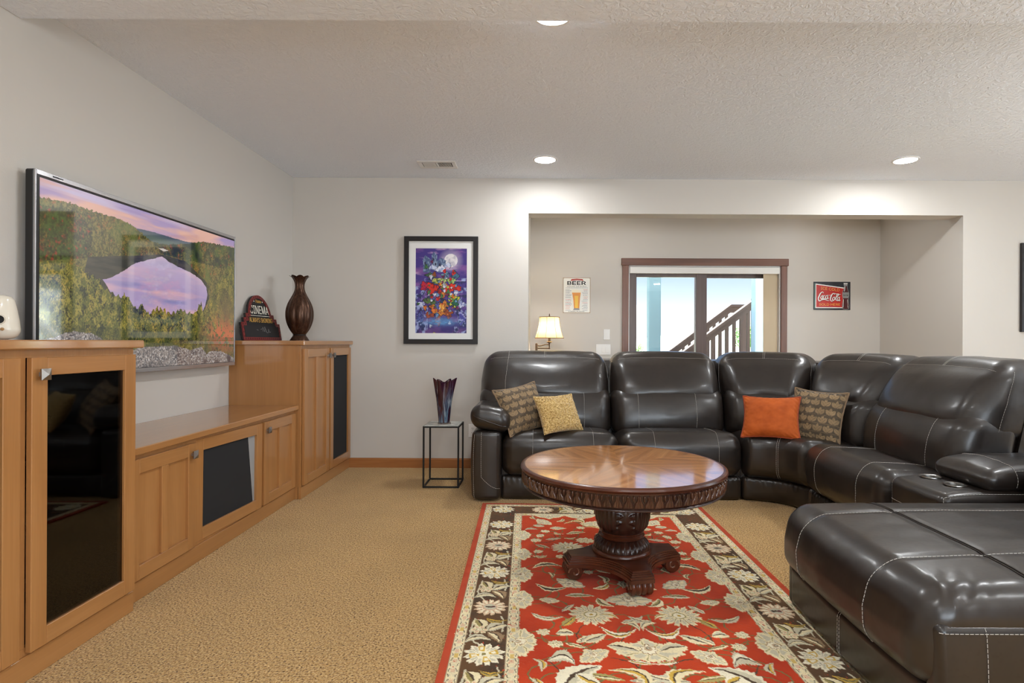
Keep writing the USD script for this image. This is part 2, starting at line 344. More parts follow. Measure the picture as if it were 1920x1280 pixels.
struct('baseboard_alcove', cat_([base_x(OX0, DX0 - .07, YA), base_x(DX1 + .07, OX1, YA)]), 'baseboard_x')

# sliding patio door
cw = .07
door = thing('door_1', 'sliding glass patio door with stained wood casing in the alcove', None, ((DX0 + DX1) / 2, YA, 0), kind='structure')
part(door, 'casing', bx(DX0 - cw, DX0, YA - .02, YA, 0, DZ1, .003), 'cherry_z')
part(door, 'casing', bx(DX1, DX1 + cw, YA - .02, YA, 0, DZ1, .003), 'cherry_z')
part(door, 'head_casing', bx(DX0 - cw - .012, DX1 + cw + .012, YA - .028, YA, DZ1, DZ1 + .078, .003), 'cherry_x')
part(door, 'jamb', bx(DX0, DX0 + .012, YA, YA + T, 0, DZ1, .002), 'white_metal', 'white jamb')
part(door, 'jamb', bx(DX1 - .012, DX1, YA, YA + T, 0, DZ1, .002), 'white_metal', 'white jamb')
part(door, 'head_jamb', bx(DX0, DX1, YA, YA + T, DZ1 - .012, DZ1, .002), 'white_metal', 'white jamb')
part(door, 'threshold', bx(DX0, DX1, YA, YA + T, 0, .03, .003), 'steel', 'metal threshold')
mx = P(1312, 600, Y=YA + .1)[0]
def sash(x0, x1, y, sw0, sw1):
    s = part(door, 'sash', cat_([bx(x0, x0 + sw0, y - .02, y + .02, .03, DZ1 - .012, .003), bx(x1 - sw1, x1, y - .02, y + .02, .03, DZ1 - .012, .003),
        bx(x0 + sw0, x1 - sw1, y - .02, y + .02, DZ1 - .125, DZ1 - .012, .003), bx(x0 + sw0, x1 - sw1, y - .02, y + .02, .03, .15, .003)]), 'hazed_sash_wood')
    part(s, 'pane', bx(x0 + sw0, x1 - sw1, y - .003, y + .003, .15, DZ1 - .125), 'window_glass')
sash(DX0 + .012, mx + .06, YA + .055, .085, .12)
sash(mx - .055, DX1 - .012, YA + .115, .12, .085)

# vertical blind in the door: valance and vanes drawn to the right
blind = thing('vertical_blind', 'white vertical blind drawn to the right side of the patio door', 'window blind', ((DX0 + DX1) / 2, YA, 1.5))
vz0 = P(1300, 513, Y=YA)[2]
part(blind, 'valance', bx(DX0 + .014, DX1 - .014, YA - .012, YA + .02, vz0, DZ1 - .016, .004), 'white_plastic')
xa, xb = P(1431, 600, Y=YA)[0], DX1 - .016
for k in range(5):
    a = .16; x = xa + .044 + k * (xb - xa - .088) / 4; d = np.array([math.cos(a), math.sin(a), 0]) * .044; nrm = np.array([-math.sin(a), math.cos(a), 0]); c0 = np.array([x, YA + .012 + k * .004, 0])
    pr = [c0 - d, c0 - nrm * .004, c0 + d]
    part(blind, 'vane', hull([p + s * nrm * .0007 + np.array([0, 0, z]) for p in pr for s in (-1, 1) for z in (.05, vz0 + .01)]), 'vane')

# added window frame behind the camera, around the rear fill panel
wn = thing('added_window_1', 'wide white-framed window added behind the camera around a fill light', None, (1.4, YF, WZ0), kind='structure')
part(wn, 'frame', cat_([bx(WX0, WX0 + .05, YF - .1, YF + .01, WZ0, WZ1), bx(WX1 - .05, WX1, YF - .1, YF + .01, WZ0, WZ1), bx(WX0 + .05, WX1 - .05, YF - .1, YF + .01, WZ1 - .05, WZ1), bx(WX0 + .05, WX1 - .05, YF - .1, YF + .01, WZ0, WZ0 + .05),
    bx(1.37, 1.43, YF - .1, YF + .01, WZ0 + .05, WZ1 - .05)]), 'white_plastic')

w2 = thing('added_window_2', 'white-framed window added in the right wall around a fill light', None, (XR, 1.8, .8), kind='structure')  # added frame around the right fill panel
part(w2, 'frame', cat_([bx(XR - .01, XR + .1, .6, .65, .8, 2.2), bx(XR - .01, XR + .1, 2.95, 3.0, .8, 2.2), bx(XR - .01, XR + .1, .65, 2.95, .8, .85), bx(XR - .01, XR + .1, .65, 2.95, 2.15, 2.2), bx(XR - .01, XR + .05, 1.77, 1.83, .85, 2.15)]), 'white_plastic')

# recessed lamps
def downlight(x, y, label, z=ZC, grp=None, glow='lamp_glow'):
    t = thing('recessed_light', label, 'ceiling light', (x, y, z), group=grp)
    part(t, 'trim_ring', lathe([(.079, -.001), (.083, -.006), (.094, -.006), (.099, -.001)], 48, (x, y, z)), 'white_metal', smooth=40)
    part(t, 'diffuser', lathe([(0.0005, -.0035), (.05, -.0035), (.080, -.003)][::-1], 40, (x, y, z)), glow, smooth=False)
downlight(*P(1022, 299, Z=ZC)[:2], 'glowing recessed ceiling light above the left half of the sofa')
downlight(*P(1698, 300, Z=ZC)[:2], 'glowing recessed ceiling light at right, above the sofa corner')
downlight(.055, 2.54, 'glowing recessed ceiling light partly hidden by the dropped beam')
for x, y, w in ((2.97, 2.56, 'right of the dropped beam above the chaise'), (2.97, .5, 'far to the right, level with the camera'), (.055, .5, 'just in front of the camera'), (.055, -1.5, 'behind the camera, near its left'), (2.97, -1.5, 'behind the camera, to its right')):
    downlight(x, y, 'recessed ceiling light outside the picture, ' + w, grp='recessed lights out of view')

for x, w in ((.85, 'left'), (2.95, 'right')): downlight(x, 5.62, 'unseen alcove ceiling light above the opening, placed to brighten the alcove, ' + w + ' of two', grp='unseen lights placed in the alcove', glow='unseen_alcove_glow')  # unseen lamps, placed to brighten the alcove walls

# supply vent
v0, v1 = P(787, 300, Z=ZC), P(858, 315, Z=ZC)
vx0, vx1, vy1, vy0 = v0[0] - .03, v1[0] + .005, 4.80, 4.61
vent = thing('ceiling_vent', 'white louvred supply vent in the ceiling above the framed poster', 'air vent', ((vx0 + vx1) / 2, (vy0 + vy1) / 2, ZC))
vw = vx1 - vx0; fz = ZC - .008
part(vent, 'frame', cat_([bx(vx0, vx1, vy0, vy0 + .035, fz, ZC, .003), bx(vx0, vx1, vy1 - .035, vy1, fz, ZC, .003), bx(vx0, vx0 + .035, vy0 + .035, vy1 - .035, fz, ZC, .003), bx(vx1 - .035, vx1, vy0 + .035, vy1 - .035, fz, ZC, .003),
    bx((vx0 + vx1) / 2 - .008, (vx0 + vx1) / 2 + .008, vy0 + .035, vy1 - .035, fz, ZC, .002)]), 'white_metal')
part(vent, 'backing', bx(vx0 + .03, vx1 - .03, vy0 + .03, vy1 - .03, ZC - .0015, ZC - .0005), 'black_paint', 'black sheet for the shade in the duct')  # black sheet paints the dark of the duct behind the louvres
for h in (0, 1):
    a = vx0 + .04 if h == 0 else (vx0 + vx1) / 2 + .012; b = (vx0 + vx1) / 2 - .012 if h == 0 else vx1 - .04
    for k in range(9):
        x = a + (k + .5) * (b - a) / 9; s = -.004 if h == 0 else .004
        part(vent, 'louvre', hull([(x + e + q * s, y, z) for e in (-.0012, .0012) for y in (vy0 + .034, vy1 - .034) for q, z in ((-1, ZC - .002), (1, ZC - .0075))]), 'white_metal')

# switches and outlet
def plate(name, label, cat, px, py, Y, w, h, kind_):
    c = P(px, py, Y=Y); t = thing(name, label, cat, (c[0], Y, c[2]))
    part(t, 'cover_plate', bx(c[0] - w / 2, c[0] + w / 2, Y - .006, Y, c[2] - h / 2, c[2] + h / 2, .0025), 'white_plastic')
    if kind_ == 'outlet':
        for s in (-1, 1):
            z = c[2] + s * .021
            m = onto(ext(Point(0, 0).buffer(.0165).intersection(sbox(-.02, -.0135, .02, .0135)), .002), (c[0], Y - .006, z), (1, 0, 0), (0, 0, 1))
            r = part(t, 'receptacle', m, 'white_plastic')
            part(r, 'slot', cat_([bx(c[0] + q - .0012, c[0] + q + .0012, Y - .0086, Y - .0079, z - .002, z + .007) for q in (-.006, .006)] + [bx(c[0] - .002, c[0] + .002, Y - .0086, Y - .0079, z - .009, z - .005)]), 'black_plastic')
    else:
        for k in range(kind_):
            x = c[0] + (k - (kind_ - 1) / 2) * .046
            part(t, 'rocker', hull([(x + sx * .0165, Y - .006 - d, c[2] + z) for sx in (-1, 1) for z, d in ((-.033, .0), (-.033, .0045), (0, .002), (.033, .0), (.033, .001))]), 'white_plastic')
plate('light_switch', 'white single rocker light switch left of the patio door', 'light switch', 1137.5, 627, YA, .072, .117, 1)
plate('switch_panel', 'white three-gang switch plate just above the sofa back', 'light switch', 1131, 655, YA, .165, .117, 3)
plate('power_outlet', 'white duplex wall outlet beside the sofa arm', 'wall outlet', 886, 807, YB, .075, .118, 'outlet')
# ------------------------------------------------------------------ the sectional sofa
WC, R0 = np.array([1.47, 3.75]), .285                # centre and front radius of the wedge
sofa = thing('sectional_sofa', 'large dark brown leather reclining sectional sofa with light stitching and a chaise', 'sofa', (WC[0], WC[1], 0))
def row1(x0):                                        # s along +X, depth along +Y
    return lambda s, y, z: np.stack([x0 + s, WC[1] + R0 + y, z], -1)
def row2(y0):                                        # s along -Y, depth along +X
    return lambda s, y, z: np.stack([WC[0] + R0 - .01 + y, y0 - s, z], -1)
def wedge(a0, a1, w):                                # s in 0..w runs over the angles a0..a1
    def f(s, y, z):
        a = np.radians(a0 + (a1 - a0) * s / w); r = R0 + y
        return np.stack([WC[0] + r * np.cos(a), WC[1] + r * np.sin(a), z], -1)
    return f
def fb(p, sc, seed): return meshkit.fbm(np.asarray(p) * sc + 31.7, 3, seed) - .5

def stitch(k, rows):
    for r in rows: part(k, 'stitching', r, 'thread', 'pale contrast stitching')

def seat(frame, w, name_lines, seed, depth=.62, tight=1.0):
    h, r = (w / 2 - .004, depth / 2, .145), .085
    def fn(p, d):
        q = p / np.array(h); ex, ey = 1 - np.clip(np.abs(q[:, 0]), 0, 1) ** 4, 1 - np.clip(np.abs(q[:, 1]), 0, 1) ** 2
        top = np.clip(q[:, 2], 0, 1); fr = np.clip(-q[:, 1], 0, 1)
        s, y, z = p[:, 0] + w / 2, p[:, 1] + depth / 2, p[:, 2] + .31
        z = z + .028 * ex * (.35 + .65 * ey) * top - .03 * np.clip(q[:, 1], -1, 1) * top
        y = y - .035 * ex * fr ** 3 * (1 - .5 * np.clip(q[:, 2], -1, 1) ** 2) + .03 * fr ** 2 * np.clip(-q[:, 2], 0, 1) ** 2
        side = np.clip(np.abs(q[:, 0]) - .72, 0, 1) / .28
        pp = np.stack([s, y, z], -1)
        z = z + .016 * fb(pp * (3, 3, 3), 1, seed) * top + .010 * fb(pp * np.array([9, 22, 9]), 1, seed + 7) * side * top
        y = y + .012 * fb(pp * np.array([5, 5, 12]), 1, seed + 3) * fr - .006 * fr * side * np.sin(z * 90 + 6 * fb(pp, 4, seed))
        return frame(s, y, z)
    c = Cush(h, r, fn, .028); k = part(sofa, 'seat_cushion', c.mesh, 'leather', smooth=True)
    L = []
    for x, dbl in name_lines:
        for dx in ((-.004, .004) if dbl else (0,)):
            L.append(thread(c.line((x - w / 2 + dx, -h[1], -h[2] * .95), (x - w / 2 + dx, -h[1], h[2]), (x - w / 2 + dx, h[1] * .25, h[2]))))
    if L: stitch(k, L)
    return c

def lumbar(frame, w, lines, seed, sh=0.0, w0=.0):
    h, r = (w / 2 - .003, .15, .195), .095
    def fn(p, d):
        q = p / np.array(h); ex = 1 - np.abs(q[:, 0]).clip(0, 1) ** 3; ez = 1 - q[:, 2].clip(-1, 1) ** 2; fr = np.clip(-q[:, 1], 0, 1)
        side = np.clip(np.abs(q[:, 0]) - .7, 0, 1) / .3
        s, y, z = p[:, 0] + w / 2, p[:, 1] + .53, p[:, 2] + .585
        y = y - .075 * ez * (.35 + .65 * ex) * fr + .20 * (z - .45) * 1.0
        z = z + .035 * (1 - q[:, 0] ** 2) * np.clip(q[:, 2], 0, 1)
        pp = np.stack([s, y, z], -1)
        y = y + .016 * fb(pp, 5, seed) * fr + .012 * fb(pp * np.array([14, 6, 26]), 1, seed + 5) * side * fr
        return frame(s, y, z)
    c = Cush(h, r, fn, .028); k = part(sofa, 'lumbar_cushion', c.mesh, 'leather', smooth=True)
    L = []
    for x, dbl in lines:
        for dx in ((-.005, .005) if dbl else (0,)):
            L.append(thread(c.line((x - w / 2 + dx, -h[1], -h[2]), (x - w / 2 + dx, -h[1], h[2] * .9))))
    if L: stitch(k, L)

def headrest(frame, w, lines, seed, top=True, mid=True, taper=.030):
    h, r = (w / 2 - .003, .165, .225), .11
    def fn(p, d):
        q = p / np.array(h); ex = 1 - np.abs(q[:, 0]).clip(0, 1) ** 4; fr = np.clip(-q[:, 1], 0, 1)
        lo, hi = np.clip(-q[:, 2], 0, 1), np.clip(q[:, 2], 0, 1); side = np.clip(np.abs(q[:, 0]) - .72, 0, 1) / .28
        s, y, z = p[:, 0] + w / 2, p[:, 1] + .675, p[:, 2] + .822
        y = y - .115 * (1 - (q[:, 2] + .22).clip(-1, 1) ** 2) * (.35 + .65 * ex) * fr + .30 * (z - .73)
        z = z + .065 * (1 - q[:, 0] ** 2) * lo * (.3 + .7 * fr) + .014 * (1 - q[:, 0] ** 2) * hi
        s = s - taper * q[:, 0] * w * hi
        pp = np.stack([s, y, z], -1)
        y = y + .022 * fb(pp, 4, seed) * fr + .012 * fb(pp * np.array([10, 6, 30]), 1, seed + 5) * side * fr
        z = z + .008 * fb(pp, 6, seed + 2) * hi
        return frame(s, y, z)
    c = Cush(h, r, fn, .026, 6); k = part(sofa, 'headrest_cushion', c.mesh, 'leather', smooth=True)
    L = [thread(c.line((-h[0] * .93, -h[1], h[2] * .84), (h[0] * .93, -h[1], h[2] * .84)), .001)] if top else []
    for sg in (-1, 1): L.append(thread(c.line((sg * h[0], -h[1] * .45, h[2] * .8), (sg * h[0], -h[1] * .45, -h[2] * .9)), .001))
    if mid:
        for dx in (-.006, .006): L.append(thread(c.line((dx, -h[1], h[2] * .84), (dx, -h[1], h[2]), (dx, h[1] * .8, h[2]))))
    for x in lines: L.append(thread(c.line((x - w / 2, -h[1], -h[2] * .8), (x - w / 2, -h[1], h[2]), (x - w / 2, -h[1] * .28, h[2]))))
    stitch(k, L)

def base_panel(frame, w, seed, y0=.045, lines=()):
    h, r = (w / 2 - .002, .06, .085), .03
    def fn(p, d):
        q = p / np.array(h); hi = np.clip(q[:, 2], 0, 1); s, y, z = p[:, 0] + w / 2, p[:, 1] + y0 + .06, p[:, 2] + .088
        pp = np.stack([s, y, z], -1)
        y = y + .006 * np.sin(s * 190 + 9 * fb(pp, 9, seed)) * hi ** 2 - .015 * (1 - q[:, 0] ** 2) * (1 - q[:, 2] ** 2) + .012 * fb(pp, 9, seed)
        return frame(s, y, z)
    c = Cush(h, r, fn, .012, 4); k = part(sofa, 'base_panel', c.mesh, 'leather', smooth=True)
    L = [thread(c.line((x, -h[1], -h[2]), (x, -h[1], h[2]))) for x in lines]
    if L: stitch(k, L)

def shell(frame, w, n=1):
    """The frame of the seat and the upright back behind the cushions."""
    prof = [(.10, .05), (.10, .30), (.62, .36), (.74, .92), (.80, .98), (.93, .99), (.97, .94), (.93, .04)]
    V, k = [], len(prof)
    for i in range(n + 1):
        s = np.full(k, w * i / n); V.append(frame(s, np.array([a for a, b in prof]), np.array([b for a, b in prof])))
    tri = trimesh.creation.triangulate_polygon(Polygon(prof), engine='earcut')[1]
    Fc = [(i * k + j, i * k + (j + 1) % k, (i + 1) * k + (j + 1) % k) for i in range(n) for j in range(k)] + [(i * k + j, (i + 1) * k + (j + 1) % k, (i + 1) * k + j) for i in range(n) for j in range(k)]
    Fc += [tuple(x % k for x in t) for t in tri] + [tuple(n * k + x % k for x in t[::-1]) for t in tri]
    m = trimesh.Trimesh(np.vstack(V), np.array(Fc), process=False); m.fix_normals()
    part(sofa, 'seat_frame', m, 'leather', smooth=30)

XA0, X1, X2 = -.47, .575, 1.468
f1, f2 = row1(XA0), row1(X1)
# left recliner
shell(row1(XA0 + .2), X1 - XA0 - .2)
seat(row1(-.268), X1 + .268 + .012, [(.23, 0), (.66, 0)], 1)
base_panel(row1(-.268), X1 + .268 + .01, 3)
lumbar(f1, X1 - XA0, [(.21, 0), (.825, 0)], 11)
headrest(f1, X1 - XA0, [.21], 21)
# middle recliner
w2 = X2 - X1
shell(f2, w2)
seat(f2, w2, [(.25, 0), (.70, 0)], 2)
base_panel(f2, w2, 4)
lumbar(f2, w2, [(.2, 0), (.645, 0)], 12)
headrest(f2, w2, [], 22, mid=False)
# corner wedge
WQ = .62
shell(wedge(90, 0, 1.0), 1.0, 12)
def wseat():
    w, depth = .80, .62; frame = wedge(90, 0, w); h, r = (w / 2, depth / 2, .145), .085
    def fn(p, d):
        q = p / np.array(h); ex, ey = 1 - np.clip(np.abs(q[:, 0]), 0, 1) ** 6, 1 - np.clip(np.abs(q[:, 1]), 0, 1) ** 2
        top, fr = np.clip(q[:, 2], 0, 1), np.clip(-q[:, 1], 0, 1); s, y, z = p[:, 0] + w / 2, p[:, 1] + depth / 2 - .005, p[:, 2] + .31
        z = z + .022 * ex * (.35 + .65 * ey) * top - .03 * np.clip(q[:, 1], -1, 1) * top; y = y - .02 * ex * fr + .03 * fr ** 2 * np.clip(-q[:, 2], 0, 1) ** 2
        pp = np.stack([s, y, z], -1); z = z + .014 * fb(pp, 4, 31) * top
        return frame(s.clip(0.004, w - .004), y, z)
    c = Cush(h, r, fn, .028); k = part(sofa, 'seat_cushion', c.mesh, 'leather', smooth=True)
    stitch(k, [thread(c.line((dx, -h[1], -h[2] * .95), (dx, -h[1], h[2]), (dx, h[1] * .3, h[2]))) for dx in (-.012, .012)])
wseat()
base_panel(wedge(90, 0, .47), .47, 5, lines=())
for a0, a1, sd, ln in ((90, 45, 13, []), (45, 0, 14, [(WQ / 2, 1)])):
    lumbar(wedge(a0, a1, WQ), WQ, ln, sd)
    headrest(wedge(a0, a1, WQ), WQ, [], sd + 10)
# right recliner (turned to face left)
YR0, YR1, YC = 3.748, 2.86, 2.475
w5 = YR0 - YR1
shell(row2(YR0), w5)
seat(row2(YR0), w5, [(.23, 0), (.68, 0)], 6)
base_panel(row2(YR0), w5, 7)
lumbar(row2(YR0), w5, [(.24, 0), (.69, 0)], 15)
headrest(row2(YR0), w5, [], 25)

# left arm: upholstered front panel and a pillowy pad
def arm():
    h, r = (.104, .46, .245), .035
    def fn(p, d):
        q = p / np.array(h); x, y, z = p[:, 0] + XA0 + .104, p[:, 1] + 4.035 + .46, p[:, 2] + .255
        y = y - .018 * (1 - q[:, 0] ** 2) * np.clip(-q[:, 1], 0, 1) * (1 - .4 * q[:, 2]) ; x = x - .012 * (1 - q[:, 2] ** 2) * np.clip(-q[:, 0], 0, 1)
        return np.stack([x, y, z], -1)
    c = Cush(h, r, fn, .03); k = part(sofa, 'arm', c.mesh, 'leather', smooth=True)
    x = np.linspace(0, 1, 24)
    pts = [(-.036 + .004 * t, -h[1], .245 - .36 * t) for t in np.linspace(0, .9, 14)] + [(-.032 + .136 * t, -h[1], -.079 - .085 * (1 - (1 - t) ** 2)) for t in np.linspace(.05, 1, 10)]
    stitch(k, [thread(c.world(pts, .0015)), thread(c.line((-.085, -h[1], -.24), (-.085, -h[1], .22)))])
    h2, r2 = (.15, .33, .082), .078
    def fn2(p, d):
        q = p / np.array(h2); x, y, z = p[:, 0] + XA0 + .128, p[:, 1] + 4.0 + .33, p[:, 2] + .575
        t = np.clip(-q[:, 1] - .2, 0, 1)
        x = XA0 + .128 + (x - XA0 - .128) * (1 - .12 * t ** 2) ; z = z + .012 * (1 - q[:, 0] ** 2) * np.clip(q[:, 2], 0, 1) - .035 * q[:, 0].clip(-1, 1) * .6 + .01 * t
        pp = np.stack([x, y, z], -1); z = z + .010 * fb(pp * np.array([30, 14, 10]), 1, 51) * np.clip(q[:, 2], 0, 1)
        return np.stack([x, y, z], -1)
    c2 = Cush(h2, r2, fn2, .022, 6); k2 = part(sofa, 'arm_pad', c2.mesh, 'leather', smooth=True)
    pts = [(-h2[0] + 2 * h2[0] * t, -h2[1], .012 - .05 * math.sin(math.pi * t) ** 2 * 0 - .055 * t) for t in np.linspace(.02, .98, 40)]
    part(k2, 'piping', tube(c2.world(pts, .002), .003, 6), 'leather')
arm()

# console with two cup holders and an arm pad
XCF = 1.765
CUPS = [P(1745, 893, Z=.49)[:2], P(1791, 908, Z=.49)[:2]]
def console():
    yc, hw = (YR1 + YC) / 2, (YR1 - YC) / 2
    h, r = (.55, hw - .002, .235), .04
    def fn(p, d):
        q = p / np.array(h); x, y, z = p[:, 0] + XCF + .55, p[:, 1] + yc, p[:, 2] + .254
        t = np.clip((XCF + .22 - x) / .22, 0, 1)
        z = z - .018 * t ** 2.2 * np.clip(q[:, 2], 0, 1) ; x = x - .025 * np.clip(-q[:, 0], 0, 1) * (1 - q[:, 1] ** 2) * .4 + .03 * np.clip(-q[:, 0], 0, 1) * np.clip(-q[:, 2], 0, 1)
        return np.stack([x, y, z], -1)
    c = Cush(h, r, fn, .035)
    m = minus(c.mesh, *[trimesh.creation.cylinder(.042, .2, sections=40, transform=trimesh.transformations.translation_matrix((q[0], q[1], .47))) for q in CUPS])
    k = part(sofa, 'console', m, 'leather', smooth=40)
    hx, hy, hz = h
    stitch(k, [thread(c.line((-hx, s * hy, -hz * .9), (-hx, s * hy, hz), (hx * .5, s * hy, hz))) for s in (-1, 1)] + [thread(c.line((-hx, -hy, hz * .52), (-hx, hy, hz * .52)))])
    for q in CUPS:
        prof = [(.0005, -.088), (.035, -.088), (.0385, -.082), (.040, -.02), (.041, .001), (.047, .0035), (.0475, .001), (.0425, -.002)]
        part(sofa, 'cup_holder', lathe(prof, 40, (q[0], q[1], .4890)), 'steel', 'stainless steel cup holder', smooth=40)
    h2, r2 = (.27, hw - .012, .055), .052
    def fn2(p, d):
        q = p / np.array(h2); x, y, z = p[:, 0] + XCF + .195 + .27, p[:, 1] + yc - .005, p[:, 2] + .536
        t = np.clip(-q[:, 0], 0, 1)
        z = z + .022 * (1 - q[:, 1] ** 2) * np.clip(q[:, 2], 0, 1) * (1 - .7 * t ** 3) - .03 * t ** 3 * np.clip(q[:, 2], 0, 1)
        pp = np.stack([x, y, z], -1); z = z + .008 * fb(pp * np.array([14, 26, 8]), 1, 61) * np.clip(q[:, 2], 0, 1)
        return np.stack([x, y, z], -1)
    c2 = Cush(h2, r2, fn2, .02, 6); k2 = part(sofa, 'console_pad', c2.mesh, 'leather', smooth=True)
    stitch(k2, [thread(c2.line((-h2[0] * .5, -h2[1], -h2[2] * .6), (-h2[0] * .5, -h2[1], h2[2]), (-h2[0] * .5, h2[1], h2[2]))), thread(c2.line((-h2[0] * .5, -h2[1], h2[2]), (h2[0], -h2[1], h2[2])))])
console()

# chaise
def chaise():
    x0, y0, y1 = 1.05, 1.55, 2.468; w = y1 - y0; L = 1.12
    h, r = (L / 2, w / 2, .140), .082
    def fn(p, d):
        q = p / np.array(h); x, y, z = p[:, 0] + L / 2 + x0, p[:, 1] + (y0 + y1) / 2, p[:, 2] + .312
        t = np.clip((x - x0 - .10) / .10, 0, 1); t = t * t * (3 - 2 * t)
        lo, hi, fr = np.clip(-q[:, 2], 0, 1), np.clip(q[:, 2], 0, 1), np.clip(-q[:, 0], 0, 1)
        sd = np.clip(np.abs(q[:, 1]) - .55, 0, 1) / .45
        z = z + .21 * t * np.where(q[:, 2] < 0.2, (0.2 - q[:, 2]) / 1.2, 0)                       # the side skirts stop higher than the front
        ex = 1 - np.abs(q[:, 1]).clip(0, 1) ** 3
        z = z + .036 * ex * hi * (1 - .7 * fr) ; x = x - .03 * ex * fr * (1 - .6 * q[:, 2] ** 2)
        x = x + .03 * fr * hi                                                                     # the top edge sits further back
        seam = np.exp(-((x - 1.40) / .02) ** 2); z = z - .004 * seam * hi
        for yy in (2.25, 1.79): z = z - .005 * np.exp(-((y - yy) / .012) ** 2) * hi
        pp = np.stack([x, y, z], -1)
        z = z + .012 * fb(pp * np.array([2.5, 3.5, 3]), 1, 71) * hi + .0035 * fb(pp * np.array([4, 14, 5]), 1, 75) * hi * (1 - fr)
        x = x + .014 * fb(pp * np.array([4, 6, 5]), 1, 73) * fr
        cr = np.exp(-(((x - x0 - .13) / .09) ** 2 + ((y - y0) / .10) ** 2))                       # gathers at the near corner
        z = z - .005 * cr * hi * (.5 + .5 * np.sin((x - y * .5) * 110 + 8 * fb(pp, 8, 79)))
        return np.stack([x, y, z], -1)
    c = Cush(h, r, fn, .014, 8); k = part(sofa, 'chaise_cushion', c.mesh, 'leather', smooth=True)
    hx, hy, hz = h; S2 = []
    for yy in (2.25, 1.79):
        q = yy - (y0 + y1) / 2; S2.append(thread(c.line((-hx, q, -hz * .95), (-hx, q, hz), (hx * .8, q, hz)), .0014))
    stitch(k, S2)
    xs = 1.40 - x0 - L / 2
    for wm in [tube(c.line((xs + dx, -hy, hz * .3), (xs + dx, -hy, hz), (xs + dx, hy, hz), (xs + dx, hy, hz * .3), off=.001), .0028, 6) for dx in (-.0045, .0045)]: part(k, 'welt_seam', wm, 'leather', 'raised seam across the chaise')
    # base: front panel and sides
    hb, rb = (.55, .445, .085), .03
    def fb_(p, d):
        q = p / np.array(hb); x, y, z = p[:, 0] + 1.088 + .55, p[:, 1] + y0 + .012 + .445, p[:, 2] + .102
        x = x - .014 * np.clip(-q[:, 0], 0, 1) * (1 - q[:, 1] ** 2) * 1.0 + .045 * np.clip(-q[:, 0], 0, 1) * np.clip(-q[:, 2], 0, 1) * 0
        return np.stack([x, y, z], -1)
    cb = Cush(hb, rb, fb_, .03); kb = part(sofa, 'base_panel', cb.mesh, 'leather', smooth=True)
    stitch(kb, [thread(cb.line((-hb[0], .02 + dx, -hb[2]), (-hb[0], .02 + dx, hb[2]))) for dx in (-.006, .006)])
    for yy in (y0 - .006, y1 - .054):
        hs, rs = (.58, .03, .178), .024
        def fs(p, d):
            q = p / np.array(hs); x, y, z = p[:, 0] + 1.088 + .58, p[:, 1] + yy + .03, p[:, 2] + .193
            y = y - .010 * (1 - q[:, 2] ** 2) * np.clip(-q[:, 1], 0, 1)
            return np.stack([x, y, z], -1)
        cs = Cush(hs, rs, fs, .03); ks = part(sofa, 'side_panel', cs.mesh, 'leather', smooth=True)
        stitch(ks, [thread(cs.line((-hs[0], -hs[1], hs[2] * .88), (hs[0], -hs[1], hs[2] * .88))), thread(cs.line((-hs[0] + .13, -hs[1], -hs[2]), (-hs[0] + .13, -hs[1], hs[2])))])
    wq = YC - y0
    fr2 = lambda s, y, z: np.stack([WC[0] + R0 - .03 + y, YC - .01 - s, z], -1)
    lumbar(fr2, wq, [], 16); headrest(lambda s, y, z: np.stack([WC[0] + R0 - .02 + y, YC - .01 - s, z], -1), wq, [], 26)
    shell(fr2, wq)
chaise()
# ------------------------------------------------------------------ built-in media cabinets along the left wall
XT, XW = -1.700, -1.745                               # face frames of the tall and the low units
def knob(door, y, z, x):
    prof = [(.006, 0), (.006, .012)]
    k = hull([(x, y + a * .007, z + b * .007) for a in (-1, 1) for b in (-1, 1)] + [(x + .016, y + a * .006, z + b * .006) for a in (-1, 1) for b in (-1, 1)])
    head = hull([(x + .014, y + a * .018, z + b * .018) for a in (-1, 1) for b in (-1, 1)] + [(x + .020, y + a * .0195, z + b * .0195) for a in (-1, 1) for b in (-1, 1)] + [(x + .030, y, z)])
    part(door, 'knob', cat_([k, head]), 'pewter', 'dark pewter pyramid knob', smooth=False)

def cab_door(cab, y0, y1, z0, z1, x, kind, knob_at=None, tilt=None):
    """Framed door facing +X with its back at x; kind: panels, cloth or glass."""
    sw, th = .062, .020; X = x + th
    pieces = [bx(x, X, y0, y0 + sw, z0, z1, .002), bx(x, X, y1 - sw, y1, z0, z1, .002)]
    rails = [bx(x, X, y0 + sw, y1 - sw, z1 - sw, z1, .002), bx(x, X, y0 + sw, y1 - sw, z0, z0 + sw, .002)]
    ms = []
    if kind == 'panels':
        c = (y0 + y1) / 2; ms = [bx(x, X - .001, c - .024, c + .024, z0 + sw, z1 - sw, .002)]
    tf = (lambda m: m) if tilt is None else tilt
    d = part(cab, 'door', tf(pieces[0]), 'maple_z')
    for q in pieces[1:] + ms: part(d, 'stile', tf(q), 'maple_z')
    for r in rails: part(d, 'rail', tf(r), 'maple_y')
    a, b = y0 + sw - .004, y1 - sw + .004
    if kind == 'panels':
        c = (y0 + y1) / 2
        for p0, p1 in ((a, c - .020), (c + .020, b)): part(d, 'panel', tf(bx(x + .001, X - .0145, p0, p1, z0 + sw - .004, z1 - sw + .004)), 'maple_z')
    elif kind == 'cloth':
        part(d, 'speaker_cloth', tf(bx(x + .001, X - .014, a, b, z0 + sw - .004, z1 - sw + .004)), 'speaker_cloth', 'black speaker cloth panel')
    elif kind == 'glass':
        part(d, 'glass_pane', tf(bx(x + .006, x + .010, a, b, z0 + sw - .004, z1 - sw + .004)), 'smoked_glass', 'smoked glass pane')
    if knob_at: knob(d, knob_at[0], knob_at[1], X)
    return d

